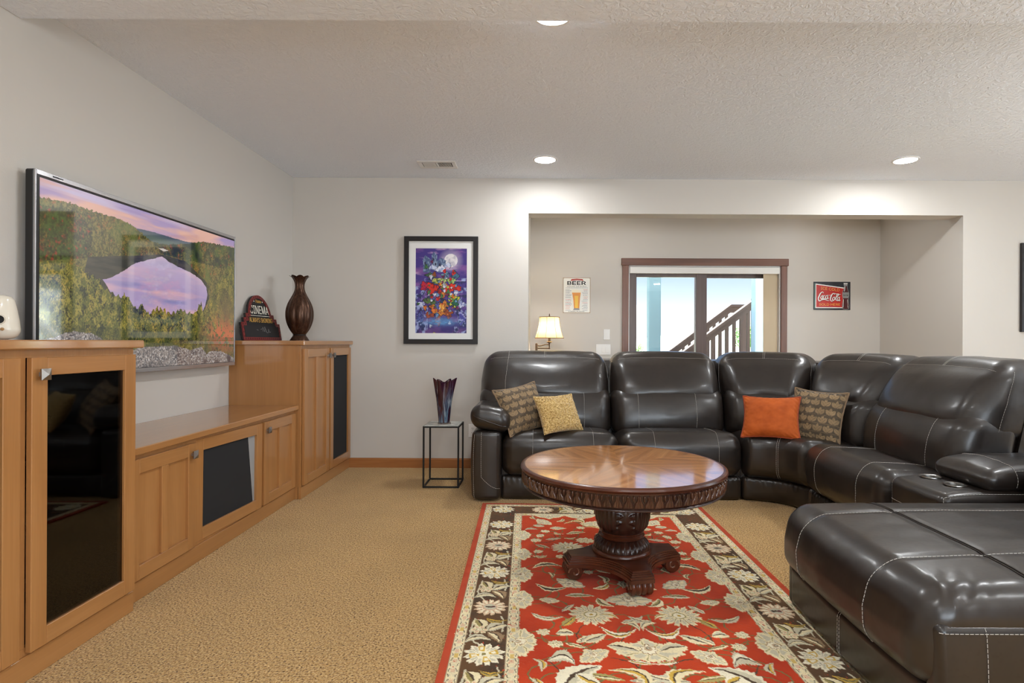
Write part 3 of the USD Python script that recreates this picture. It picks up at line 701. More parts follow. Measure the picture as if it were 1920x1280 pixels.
def carcass(name, label, y0, y1, ztop, xf, topx, doors, ov0=0., ov1=0., thick=.032, open_inside=False, side=True):
    zt = ztop - thick
    cab = thing(name, label, 'cabinet', (XL, (y0 + y1) / 2, 0))
    t = .019; kick = .085
    part(cab, 'side_panel', bx(XL + .002, xf - .0185, y0, y0 + t, 0, zt, .001), 'maple_z'); part(cab, 'side_panel', bx(XL + .002, xf - .0185, y1 - t, y1, 0, zt, .001), 'maple_z')
    part(cab, 'back_panel', bx(XL + .002, XL + .008, y0 + t, y1 - t, kick, zt), 'dark_inside'); part(cab, 'bottom_panel', bx(XL + .008, xf - .02, y0 + t, y1 - t, kick - .02, kick), 'dark_inside')
    part(cab, 'toe_board', bx(xf - .016, xf + .006, y0 + t * 0, y1, 0, kick, .002), 'maple_y', 'plinth board at the floor')
    part(cab, 'face_frame', cat_([bx(xf - .018, xf, y0, y0 + .03, kick, zt - .0005, .001), bx(xf - .018, xf, y1 - .03, y1, kick, zt, .001), bx(xf - .018, xf, y0 + .03, y1 - .03, zt - .028, zt, .001), bx(xf - .018, xf, y0 + .03, y1 - .03, kick, kick + .028, .001)]
        + [bx(xf - .018, xf, d - .02, d + .02, kick + .028, zt - .028, .001) for d in doors]), 'maple_z')
    part(cab, 'countertop', bx(XL + .001, topx, y0 - ov0, y1 + ov1, zt, ztop, .004), 'maple_y')
    return cab

ZT, ZL, KZ = 1.134, .673, .095
YN0, YN1, YL1, YE = 1.345, 2.385, 4.065, 5.108
near = carcass('media_cabinet', 'tall honey maple cabinet nearest the camera with a smoked glass door', YN0, YN1, ZT, XT, XT + .032, [1.865], ov1=.022)
cab_door(near, 1.352, 1.845, KZ, 1.075, XT + .001, 'cloth')
gd = cab_door(near, 1.885, 2.372, KZ, 1.075, XT + .001, 'glass', (1.918, 1.018))
for z in (.30, .50, .70, .89):
    part(near, 'shelf', bx(XL + .01, XT - .05, 1.885, YN1 - .02, z, z + .02), 'shelf_dark')
part(near, 'divider', bx(XL + .01, XT - .02, 1.855, 1.874, .085, 1.10), 'dark_inside')
low = carcass('media_cabinet', 'low honey maple cabinet under the television', YN1 + .001, YL1 - .001, ZL, XW, XW + .034, [2.885, 3.565])
cab_door(low, 2.40, 2.868, KZ, .618, XW + .001, 'panels', (2.835, .565))
ang = math.radians(1.6)
def sag(m):                                           # this door hangs a little loose on its far hinge
    m = m.copy(); c = np.array([XW, 3.545, .36])
    m.apply_transform(trimesh.transformations.rotation_matrix(math.radians(2.6), (0, 0, 1), c) if False else trimesh.transformations.rotation_matrix(-math.radians(1.9), (0, 0, 1), c))
    m.apply_transform(trimesh.transformations.rotation_matrix(-math.radians(.7), (1, 0, 0), c)); m.apply_translation((.003, 0, 0)); return m
ld = cab_door(low, 2.895, 3.548, KZ, .618, XW + .001, 'open', None, sag)
a, b = 2.895 + .058, 3.548 - .058
cl = [(a, KZ + .05), (b - .028, KZ + .05), (b - .092, .57), (a, .57)]
part(ld, 'backing_board', sag(bx(XW + .002, XW + .005, b - .10, b + .004, KZ + .055, .562)), 'grey_board', 'pale grey backing showing beside the slipped cloth')
part(ld, 'speaker_cloth', sag(hull([(x, y, z) for y, z in cl for x in (XW + .006, XW + .010)])), 'speaker_cloth', 'black speaker cloth slipped askew')
cab_door(low, 3.583, 4.045, KZ, .618, XW + .001, 'panels', (3.618, .565))
far = carcass('media_cabinet', 'tall honey maple cabinet in the far left corner of the room', YL1, YE, ZT, XT, XT + .032, [4.585], ov0=.018)
cab_door(far, 4.085, 4.568, KZ, 1.075, XT + .001, 'panels', (4.537, 1.018))
cab_door(far, 4.602, 5.085, KZ, 1.075, XT + .001, 'cloth', (4.633, 1.018))
# ------------------------------------------------------------------ television with a lake landscape on its screen
XS = -2.14
c00, c11 = P(65, 322, X=XS), P(440, 442, X=XS)
TY0, TY1, TZ1, TZ0 = 2.411, P(440, 560, X=XS)[1], 1.862, .960
tv = thing('television', 'large flat television on the left wall showing an autumn lake landscape', 'television', (XS, (TY0 + TY1) / 2, TZ0))
bz = .012
part(tv, 'housing', bx(XS - .045, XS - .004, TY0, TY1, TZ0, TZ1, .006), 'black_plastic')
part(tv, 'bezel', cat_([bx(XS - .006, XS + .004, TY0, TY0 + .004, TZ0, TZ1, .001), bx(XS - .006, XS + .004, TY1 - .006, TY1, TZ0, TZ1, .001), bx(XS - .006, XS + .004, TY0 + .006, TY1 - .006, TZ1 - .022, TZ1 - .002, .001)]), 'silver_plastic', 'thin silver frame')
part(tv, 'lower_bezel', bx(XS - .006, XS + .006, TY0 + .006, TY1 - .006, TZ0, TZ0 + .024, .002), 'silver_plastic', 'silver strip under the screen')
part(tv, 'screen_border', bx(XS - .004, XS + .0005, TY0 + .006, TY1 - .006, TZ0 + .024, TZ1 - .022), 'black_plastic', 'black border around the picture')
part(tv, 'wall_bracket', cat_([bx(XL + .003, XL + .02, 2.9, 3.4, 1.2, 1.6, .003), bx(XL + .02, XS - .045, 3.08, 3.22, 1.3, 1.5, .003)]), 'black_iron')
part(tv, 'lettering', onto(ext(unary_union([sbox(k * .0062, 0, k * .0062 + .0044, .006) for k in range(9)]), .0008), (XS + .004, TY0 + .085, TZ1 - .015), (0, 1, 0), (0, 0, 1)), 'black_plastic', 'small illegible maker mark')

def screen_picture():
    y0, y1, z0, z1 = TY0 + .022, TY1 - .012, TZ0 + .026, TZ1 - .032
    fn = lambda u, v: np.stack([np.full_like(u, XS + .0015), y0 + u * (y1 - y0), z0 + v * (z1 - z0)], -1)
    V, Fc, U, W = grid_mesh(700, 400, fn)
    def poly(pts):                                     # measured on a crop of the photograph, brought to the screen's plane
        q = np.array([P(x / 3.048, y / 3.048 + 280, X=XS)[1:] for x, y in pts]); return q
    Y, Z = V[:, 1], V[:, 2]
    line = lambda pts: (lambda q: np.interp(Y, q[:, 0], q[:, 1]))(poly(pts))
    N = lambda sx, sz, seed, oc=4: meshkit.fbm(np.stack([Y * sx, Z * sz, np.zeros_like(Y)], -1) + 50, oc, seed)
    inside = lambda pts, jag=0.0, sd=1: shapely.contains_xy(Polygon(poly(pts)), Y + jag * (N(60, 60, sd) - .5), Z + jag * (N(60, 60, sd + 1) - .5))
    col = lambda *c: np.array(S(*c))
    mixc = lambda a, b, t: a + (np.asarray(b) - a) * np.broadcast_to(np.clip(t, 0, 1), len(a))[:, None]
    C = np.zeros((len(V), 3))
    # evening sky: lavender, pink streaks
    t = (Z - 1.55) / .3; st = N(2.2, 16, 3); st2 = N(1.5, 26, 4)
    sky_ = mixc(np.tile(col(222, 178, 186), (len(V), 1)), col(160, 142, 196), t); sky_ = mixc(sky_, col(236, 182, 164), (st - .5) * 5); sky_ = mixc(sky_, col(206, 190, 220), (st2 - .55) * 5)
    C[:] = sky_
    jag = (N(90, 90, 8, 3) - .5) * .018
    rid = line([(760, 448), (800, 455), (870, 470), (950, 495), (1060, 526), (1100, 532)])
    s = Z < rid + jag * .2; C[s] = mixc(np.tile(col(78, 88, 110), (len(V), 1)), col(96, 112, 104), (rid - Z) * 30)[s]
    # forest colour field
    f1, f2, f3, f4 = .5 * N(70, 52, 11, 3) + .5 * N(190, 150, 61, 2), .5 * N(32, 26, 12, 4) + .5 * N(150, 130, 62, 2), N(170, 140, 13, 2), N(9, 9, 14)
    forest = mixc(np.tile(col(58, 66, 30), (len(V), 1)), col(128, 120, 58), (f1 - .42) * 4.5); forest = mixc(forest, col(26, 34, 22), (f3 - .56) * 6)
    forest = mixc(forest, col(170, 104, 48), (f2 - .60) * 7); forest = mixc(forest, col(176, 60, 44), (N(50, 46, 15, 2) - .72) * 9 * (f4 > .5)); forest = mixc(forest, col(84, 106, 44), (f4 - .52) * 4)
    ridR = line([(800, 505), (880, 533), (960, 545), (1000, 540), (1080, 536), (1160, 528), (1250, 543), (1340, 562)])
    s = (Z < ridR + jag) & (Y > poly([(800, 500)])[0][0]); C[s] = mixc(forest, col(34, 48, 34), (N(18, 18, 17) - .45) * 3 + .25)[s]
    ridL = line([(190, 255), (232, 272), (300, 285), (380, 300), (440, 318), (520, 350), (600, 372), (680, 395), (750, 430), (800, 470), (840, 505), (900, 560), (930, 600)])
    s = (Z < ridL + jag); lit = mixc(forest, col(146, 128, 66), .30 + (f1 - .5) * 1.2)
    dark = shapely.contains_xy(Polygon(poly([(190, 280), (380, 300), (515, 350), (525, 480), (520, 620), (190, 640)])), Y + jag, Z)
    C[s] = lit[s]; s2 = s & dark & (Z < ridL - .03 + jag); C[s2] = mixc(mixc(forest, col(170, 70, 44), (N(60, 60, 63, 3) - .64) * 9), col(44, 42, 24), .42 + (N(120, 100, 64, 3) - .5) * 1.6)[s2]
    # the lake, its dark mirror of the hill, then the pink mirror of the sky
    s = inside([(500, 615), (560, 612), (700, 608), (800, 606), (930, 600), (1060, 640), (1120, 700), (1180, 760), (1195, 850), (1160, 930), (1000, 960), (600, 900), (480, 700)], .004)
    C[s] = mixc(np.tile(col(70, 66, 54), (len(V), 1)), col(40, 44, 38), (N(10, 60, 21) - .4) * 3)[s]
    s = inside([(585, 742), (620, 735), (665, 718), (710, 690), (760, 655), (800, 642), (860, 627), (925, 612), (960, 640), (1000, 662), (1045, 684), (1080, 700), (1112, 718), (1150, 748), (1178, 790), (1183, 835), (1172, 890), (1150, 940), (1000, 960), (850, 950), (640, 830)], .008, 31)
    w1, w2_ = N(3.0, 20, 23), N(2.4, 14, 24); pond = mixc(np.tile(col(182, 160, 200), (len(V), 1)), col(226, 180, 190), (w1 - .45) * 4); pond = mixc(pond, col(148, 140, 190), (w2_ - .54) * 5); pond = mixc(pond, col(222, 200, 218), (Z - 1.42) * 4)
    C[s] = pond[s]
    s = inside([(903, 563), (930, 566), (962, 578), (935, 584)], .004); C[s] = col(226, 214, 200)
    # near trees
    top = line([(190, 600), (230, 640), (330, 640), (430, 650), (500, 700), (560, 730), (600, 790), (660, 830), (700, 830), (720, 820), (740, 850), (770, 900), (812, 880), (850, 930), (890, 895), (930, 905), (980, 930), (1030, 900), (1075, 925), (1120, 920), (1148, 860), (1160, 930), (1185, 900), (1240, 760), (1345, 620)])
    spike = (np.abs((Y * 26 + (N(7, 1, 41) * 2)) % 1 - .5)) * .035
    s = (Z < top - spike + jag * 1.6)
    tr = mixc(np.tile(col(92, 96, 36), (len(V), 1)), col(162, 148, 62), (.5 * N(46, 30, 42, 3) + .5 * N(200, 150, 65, 2) - .46) * 5); tr = mixc(tr, col(30, 40, 20), (.5 * N(40, 30, 43, 3) + .5 * N(170, 130, 66, 2) - .53) * 9); tr = mixc(tr, col(190, 160, 66), (.6 * N(24, 22, 44) + .4 * N(190, 150, 67, 2) - .60) * 6)
    orange = np.exp(-(((Y - poly([(1285, 1060)])[0][0]) / .17) ** 2 + ((Z - poly([(1285, 1060)])[0][1]) / .10) ** 2)); tr = mixc(tr, col(214, 104, 52), orange * 1.3 * (N(60, 60, 45, 2) > .42))
    tr = mixc(tr, col(116, 92, 60), np.exp(-((Y - poly([(1290, 900)])[0][0]) / .12) ** 2) * np.exp(-((Z - 1.33) / .14) ** 2) * .7)
    C[s] = tr[s]
    grove = line([(190, 1040), (500, 1060), (780, 1075), (1000, 1080), (1345, 1110)]); s2 = s & (Z < grove + .04 + jag * 2); C[s2] = mixc(tr, col(34, 48, 20), .45)[s2]
    # grey boulders
    rk = np.maximum(line([(190, 1085), (225, 1085), (300, 1078), (360, 1050), (425, 1038), (520, 1050), (570, 1075), (612, 1110), (650, 1180), (700, 1180), (760, 1150), (790, 1130), (860, 1128), (1000, 1120), (1070, 1140), (1085, 1148), (1150, 1126), (1178, 1170), (1200, 1152), (1262, 1152), (1345, 1196)]), -9)
    s = Z < rk + jag * .5
    g1, g2 = N(150, 150, 51, 2), N(14, 18, 52); rock = mixc(np.tile(col(150, 138, 130), (len(V), 1)), col(84, 80, 84), (g1 - .42) * 5); rock = mixc(rock, col(206, 198, 192), (N(170, 170, 53, 2) - .62) * 8); rock = mixc(rock, col(58, 56, 62), (g2 - .58) * 5)
    C[s] = rock[s]
    m = trimesh.Trimesh(V, Fc, process=False)
    part(tv, 'screen', m, 'screen', 'glossy lit screen with the lake picture', smooth=False, col=C)
screen_picture()
# ------------------------------------------------------------------ things on the cabinets
def birdhouse():
    c = np.array([-1.905, 2.012, ZT + .0005])
    t = thing('birdhouse', 'white glazed ceramic birdhouse with a round hole on the near tall cabinet', 'birdhouse', c)
    prof = [(.0005, 0), (.026, 0), (.036, .004), (.047, .014), (.0535, .028), (.0540, .038), (.0505, .070), (.0445, .108), (.038, .140), (.031, .151), (.016, .157), (.0005, .158)]
    from scipy.interpolate import PchipInterpolator
    f = lathe([(0.02, 0.0)] + prof[2:-1], 64, c); nv = len(f.vertices); k0 = np.arange(64); k1 = (k0 + 1) % 64
    f = trimesh.Trimesh(np.vstack([f.vertices, c, c + np.array([0, 0, .1585])]), np.vstack([f.faces, np.stack([k1, k0, np.full(64, nv)], 1), np.stack([nv - 64 + k0, nv - 64 + k1, np.full(64, nv + 1)], 1)]), process=False)
    d = np.array([.62, -.78, 0]); d /= np.linalg.norm(d); hc = c + np.array([0, 0, .070])
    cyl = trimesh.creation.cylinder(.0155, .06, sections=32, transform=trimesh.geometry.align_vectors([0, 0, 1], d)); cyl.apply_translation(hc + d * .045)
    b = part(t, 'body', minus(f, cyl), 'ceramic', smooth=50)
    rim = lathe([(.0155, 0), (.018, .003), (.0175, .006), (.0155, .007), (.014, .004)], 32, hc + d * .0490, axis=d); part(t, 'entrance_rim', rim, 'ceramic', smooth=True)
    disc = lathe([(.0005, 0), (.0155, 0)][::-1], 32, hc + d * .030, axis=d); part(t, 'hole_shade_disc', disc, 'black_paint', 'black disc for the shade inside the round entrance hole', smooth=False)  # black disc paints the dark inside the bored hole
    pc = c + np.array([0, 0, .036]); d2 = np.array([.72, -.69, 0]); part(t, 'perch', lathe([(.0005, -.006), (.004, -.005), (.004, .030), (.0055, .036), (.0045, .043), (.0005, .046)], 16, pc + d2 * .052, axis=d2), 'peg_wood', 'small wooden perch peg', smooth=40)
birdhouse()

def metal_vase():
    c = np.array([-1.935, 4.60, ZT + .0005])
    t = thing('vase', 'tall dark bronze ribbed metal vase with a scalloped rim on the far cabinet', 'vase', c)
    prof = [(.0005, .0), (.074, .0), (.074, .004), (.066, .016), (.052, .036), (.046, .046), (.052, .056), (.075, .090), (.098, .145), (.107, .205), (.103, .255), (.085, .310), (.060, .358), (.043, .395), (.036, .430), (.037, .455), (.046, .485), (.062, .508), (.078, .518), (.074, .517), (.058, .504), (.042, .48), (.033, .44), (.036, .40), (.05, .35)]
    q = smoothline(prof[2:19], 70); prof = prof[:2] + [tuple(x) for x in q] + prof[19:]
    def mod(T, Z, R):
        up = np.clip((Z - .06) / .05, 0, 1); rim = np.clip((Z - .46) / .06, 0, 1); a = T + .35
        return R * (1 - .10 * up * (1 - np.abs(np.cos(a * 4))) + .10 * rim * (np.abs(np.cos(a * 4)) - .5))
    m = lathe(prof, 128, c, mod); V = m.vertices.copy(); Tq = np.arctan2(V[:, 1] - c[1], V[:, 0] - c[0]) + .35; zz = V[:, 2] - c[2]
    V[:, 2] += .012 * np.clip((zz - .47) / .05, 0, 1) * (np.abs(np.cos(Tq * 4)) - .5); m.vertices = V
    foot = V[:, 2] - c[2] < .0465
    part(t, 'body', m, 'vase_bronze', smooth=35)
    part(t, 'foot_band', lathe([(.0478, .042), (.050, .046), (.0478, .050)], 64, c), 'black_iron', 'dark band above the foot', smooth=True)
mat('vase_bronze', {'tc': ('texture_coordinate', {}), 'm': ('mapping', {'scale': (26, 26, 5)}), 'n': ('noise_texture', {'scale': 4.0, 'detail': 5.0}), 'n2': ('noise_texture', {'scale': 9.0, 'detail': 3.0}),
    'r': ('rgb_ramp', {'ramp': [(.35, S(62, 41, 31)), (.55, S(80, 55, 41)), (.78, S(106, 78, 60))]}), 'b': ('bump', {'strength': .15, 'distance': .003}), 'p': ('principled_bsdf', {'metallic': .7, 'roughness': .33})},
    [('tc.object', 'm.vector'), ('m.vector', 'n.vector'), ('tc.object', 'n2.vector'), ('n.fac', 'r.fac'), ('r.color', 'p.base_color'), ('n.fac', 'b.height'), ('b.normal', 'p.normal')])
metal_vase()

def txt(s, h, x, y, width=None, bold=False, slant=0.0, depth=.0012, center=True):
    m = meshkit.text_mesh(s, h, depth, bold); b = m.bounds; w = b[1][0] - b[0][0]
    sx = (width / w) if width else 1.0
    V = m.vertices.copy(); V[:, 0] = (V[:, 0] - b[0][0]) * sx; V[:, 0] += slant * V[:, 1]
    V[:, 0] += x - (w * sx / 2 if center else 0); V[:, 1] += y; m.vertices = V; return m

def cinema_sign():
    W, H = .60, .355; lean = math.radians(9)
    ez = np.array([-math.sin(lean), 0, math.cos(lean)]); ey = np.array([0, 1, 0.])
    o = np.array([XL + .085, 4.41, ZT + .001])
    t = thing('cinema_sign', 'small arched red and black home cinema chalkboard leaning on the far cabinet', 'sign', o)
    pl = lambda m, d=0.0: onto(m, o + d * np.cross(ey, ez), ey, ez)
    def outline(k):
        ar = [(math.cos(a) * (.178 - k), .175 + math.sin(a) * (.178 - k)) for a in np.linspace(0, math.pi, 41)]
        body = Polygon(ar + [(-(.178 - k), .17), (.178 - k, .17)]).buffer(0).union(Polygon(ar).convex_hull)
        st = [sbox(-.30 + k, 0 + k, .30 - k, .135 - k), sbox(-.255 + k, k, .255 - k, .172 - k), sbox(-.215 + k, k, .215 - k, .205 - k)]
        return unary_union([body] + st)
    fr = unary_union([outline(0)]).buffer(-.004).buffer(.004)
    part(t, 'back_board', pl(ext(fr, .016), -.018), 'black_paint')
    part(t, 'border', pl(ext(fr.difference(outline(.024)), .006), -.002), 'red_paint', 'red checkered border')
    # beads of the border
    ring = outline(.012).exterior; bl = []
    for k in range(int(ring.length / .0165)):
        p = ring.interpolate(k * .0165)
        if k % 2 == 0: bl.append(ext(sbox(p.x - .0045, p.y - .0065, p.x + .0045, p.y + .0065), .0012, .004))
    part(t, 'border_check', pl(cat_(bl)), 'dark_red_paint', 'darker checks of the border', kind='stuff')
    part(t, 'writing_board', pl(ext(sbox(-.268, .022, .268, .124), .004), -.001), 'chalkboard')
    part(t, 'heading', pl(txt('Home', .026, 0, .293, .085, slant=.25), 0), 'gold_paint')
    part(t, 'title', pl(txt('CINEMA', .064, 0, .206, .29), 0), 'cream_paint')
    part(t, 'rule', pl(ext(sbox(-.178, .189, .178, .193), .0012)), 'cream_paint')
    part(t, 'subtitle', pl(txt('ALWAYS SHOWING', .036, 0, .139, .36), 0.003), 'gold_paint')
    part(t, 'star', pl(cat_([ext(affinity.translate(Point(0, 0).buffer(.006, 4), x, .303), .0012) for x in (-.065, .065)])), 'cream_paint')
    scr = [[(-.03, .085), (-.01, .09)], [(0, .07), (.012, .098), (.025, .068), (.034, .098), (.05, .066)], [(.055, .09), (.065, .062), (.085, .062), (.09, .085)], [(.10, .09), (.105, .066), (.125, .068)], [(-.09, .082), (-.07, .078)]]
    part(t, 'chalk_scribble', pl(cat_([ext(LineString(smoothline(s, 20) if len(s) > 2 else s).buffer(.0016), .0006, .003) for s in scr])), 'chalk')
    part(t, 'easel_leg', hull([(XL + .01, 4.41 + s, ZT + z) for s in (-.02, .02) for z in (.001, .008)] + [o + np.array([-.035, s, .2]) for s in (-.02, .02)]), 'black_paint')
cinema_sign()

# ------------------------------------------------------------------ framed pictures
def pic_frame(t, x0, x1, z0, z1, fw, mw, Y=YB):
    th = .026; y1 = Y - .003; y0 = y1 - th
    for nm, pts in (('frame_rail', [(x0, z1), (x1, z1), (x1 - fw, z1 - fw), (x0 + fw, z1 - fw)]), ('frame_rail', [(x0, z0), (x1, z0), (x1 - fw, z0 + fw), (x0 + fw, z0 + fw)]), ('frame_stile', [(x0, z0), (x0, z1), (x0 + fw, z1 - fw), (x0 + fw, z0 + fw)]), ('frame_stile', [(x1, z0), (x1, z1), (x1 - fw, z1 - fw), (x1 - fw, z0 + fw)])):
        part(t, nm, hull([(x, y, z) for x, z in pts for y in (y0 + .002, y1)] + [((x - (x0 + x1) / 2) * .996 + (x0 + x1) / 2, y0, (z - (z0 + z1) / 2) * .997 + (z0 + z1) / 2) for x, z in pts]), 'black_frame')
    a0, a1, b0, b1 = x0 + fw - .002, x1 - fw + .002, z0 + fw - .002, z1 - fw + .002
    m0, m1, n0, n1 = x0 + fw + mw[0], x1 - fw - mw[1], z0 + fw + mw[2], z1 - fw - mw[3]
    yb = y1 - .012
    part(t, 'mount', cat_([bx(a0, m0, yb, yb + .004, b0, b1), bx(m1, a1, yb, yb + .004, b0, b1), bx(m0, m1, yb, yb + .004, b0, n0), bx(m0, m1, yb, yb + .004, n1, b1)]), 'mat_board', 'white mount board')
    return m0, m1, n0, n1, yb + .003

def poster():
    a, b = P(759, 443.5, Y=YB), P(896, 645, Y=YB)
    t = thing('framed_poster', 'black framed poster of a colourful moonlit night scene left of the alcove', 'picture', ((a[0] + b[0]) / 2, YB, b[2]))
    sc = (b[0] - a[0]) / 735
    x0, x1, z0, z1, y = pic_frame(t, a[0], b[0], b[2], a[2], 46 * sc, (67 * sc, 66 * sc, 62 * sc, 72 * sc))
    fn = lambda u, v: np.stack([x0 - .002 + u * (x1 - x0 + .004), np.full_like(u, y), z0 - .002 + v * (z1 - z0 + .004)], -1)
    V, Fc, U, W = grid_mesh(170, 280, fn); X, Zv = U * 510, (1 - W) * 850          # in the crop's pixels: right, down
    N = lambda s1, s2, sd, oc=4: meshkit.fbm(np.stack([X / s1, Zv / s2, np.zeros_like(X)], -1) + 20, oc, sd)
    col = lambda *c: np.array(S(*c)); mixc = lambda q, w, t_: q + (np.asarray(w) - q) * np.broadcast_to(np.clip(t_, 0, 1), len(q))[:, None]
    C = mixc(np.tile(col(66, 50, 128), (len(V), 1)), col(128, 84, 150), (N(140, 60, 1) - .5) * 4)
    C = mixc(C, col(196, 160, 196), (N(160, 50, 2) - .56) * 5 * (Zv < 330)); C = mixc(C, col(40, 38, 92), (Zv - 600) / 500)
    C = mixc(C, col(150, 160, 206), (N(40, 40, 3) - .52) * 6 * ((Zv > 300) & (np.abs(X - 255) > 130))); C = mixc(C, col(40, 44, 92), (N(26, 34, 4) - .54) * 8 * ((Zv > 330) & (np.abs(X - 255) > 120)))
    d = np.hypot(X - 350, Zv - 122); C = mixc(C, col(206, 196, 214), (1 - d / 130) * .8); C[d < 66] = mixc(np.tile(col(226, 222, 224), (len(V), 1)), col(188, 184, 196), (N(24, 24, 5) - .45) * 4)[d < 66]
    house = unary_union([sbox(75, 120, 150, 240), Polygon([(70, 125), (95, 70), (155, 115)]), sbox(160, 70, 215, 220), Polygon([(155, 75), (180, 35), (220, 75)]), sbox(215, 130, 300, 240), Polygon([(205, 132), (255, 95), (310, 130)])])
    s = shapely.contains_xy(house, X, Zv); C[s] = mixc(np.tile(col(74, 92, 128), (len(V), 1)), col(128, 148, 176), (N(14, 20, 6) - .5) * 6)[s]
    for wx, wz in ((95, 150), (120, 190), (175, 110), (200, 160), (240, 165), (270, 190)): C[(abs(X - wx) < 7) & (abs(Zv - wz) < 12)] = col(34, 34, 66)
    rng = random.Random(5)
    def blob(cx, cz, rx, rz, c1, c2, lo=1.0):
        a_ = np.arctan2(Zv - cz, X - cx); jag = 1 + .22 * np.sin(a_ * 3 + cx) + .14 * np.sin(a_ * 7 + cz) + .5 * (N(18, 18, int(cx + cz)) - .5)
        s_ = np.hypot((X - cx) / rx, (Zv - cz) / rz) < jag; e_ = s_ & (np.hypot((X - cx) / rx, (Zv - cz) / rz) > jag * .9)
        C[s_] = mixc(np.tile(col(*c1), (len(V), 1)), col(*c2), (N(13, 17, int(cx)) - .45) * 5)[s_]; C[e_] = col(30, 26, 40)
    # flat drifting patches of colour: an invented carnival of leaves and lanterns, no figures
    for q in ((250, 205, 70, 30, (220, 222, 234), (150, 166, 206)), (170, 190, 40, 24, (206, 212, 230), (140, 150, 196)), (320, 170, 36, 26, (206, 212, 230), (140, 150, 196)), (300, 268, 40, 26, (120, 160, 170), (50, 80, 110)), (390, 270, 40, 40, (66, 108, 130), (36, 60, 90)), (150, 268, 46, 26, (66, 96, 66), (34, 58, 50)),
              (255, 330, 70, 40, (196, 200, 120), (110, 140, 90)), (355, 330, 40, 36, (160, 190, 110), (80, 120, 80)), (200, 330, 30, 26, (190, 190, 90), (110, 120, 60)), (95, 380, 46, 46, (186, 32, 52), (120, 16, 80)), (165, 400, 60, 60, (206, 44, 30), (120, 20, 26)), (330, 400, 70, 50, (214, 52, 28), (140, 24, 24)), (420, 400, 40, 24, (206, 44, 34), (150, 30, 30)), (150, 520, 60, 46, (86, 110, 60), (40, 62, 40)),
              (380, 520, 55, 60, (196, 196, 60), (70, 130, 70)), (395, 545, 32, 40, (30, 96, 70), (20, 60, 52)), (255, 470, 44, 40, (206, 120, 52), (150, 72, 30)), (250, 600, 92, 76, (206, 128, 50), (150, 76, 30)), (250, 590, 46, 40, (232, 176, 80), (206, 130, 54)), (140, 670, 44, 30, (160, 70, 34), (110, 44, 26)), (330, 650, 40, 44, (150, 72, 36), (100, 44, 28)), (225, 720, 30, 50, (190, 104, 42), (130, 62, 28)), (60, 560, 36, 30, (196, 200, 222), (120, 130, 180)), (460, 560, 36, 34, (190, 194, 220), (110, 120, 176)),
              (50, 690, 34, 60, (88, 92, 160), (50, 54, 118)), (460, 700, 40, 70, (70, 66, 150), (150, 150, 200))): blob(*q)
    pal = [(200, 40, 34), (222, 120, 40), (70, 120, 72), (190, 196, 80), (110, 150, 190), (206, 210, 226), (120, 40, 90), (150, 76, 34), (40, 60, 96), (90, 96, 170)]
    for k in range(90):
        cx, cz = 250 + rng.gauss(0, 95), 480 + rng.gauss(0, 150); r_ = rng.uniform(7, 20); c1 = pal[rng.randrange(len(pal))]
        blob(cx, cz, r_, r_ * rng.uniform(.7, 1.5), c1, tuple(int(q * .62) for q in c1))
    g = np.exp(-(((X - 250) / 150) ** 2 + ((Zv - 735) / 34) ** 2)); C = mixc(C, col(96, 160, 214), g * 1.1 * (N(22, 14, 9) + .25))
    part(t, 'print', trimesh.Trimesh(V, Fc, process=False), 'print', 'violet night print with moon, pale house and patches of red, orange and green', smooth=False, col=C)
poster()
def second_frame():
    a, b = P(1912, 456, Y=YB), P(1910, 622, Y=YB)
    t = thing('framed_poster', 'black framed picture cut off at the right edge of the photo', 'picture', (a[0] + .33, YB, b[2]))
    x0, x1, z0, z1, y = pic_frame(t, a[0], a[0] + .62, b[2], a[2], .042, (.05, .05, .05, .05))
    part(t, 'print', bx(x0 - .002, x1 + .002, y - .001, y, z0 - .002, z1 + .002), 'dark_print', smooth=False)
plain('dark_print', S(60, 66, 92), .4)
second_frame()

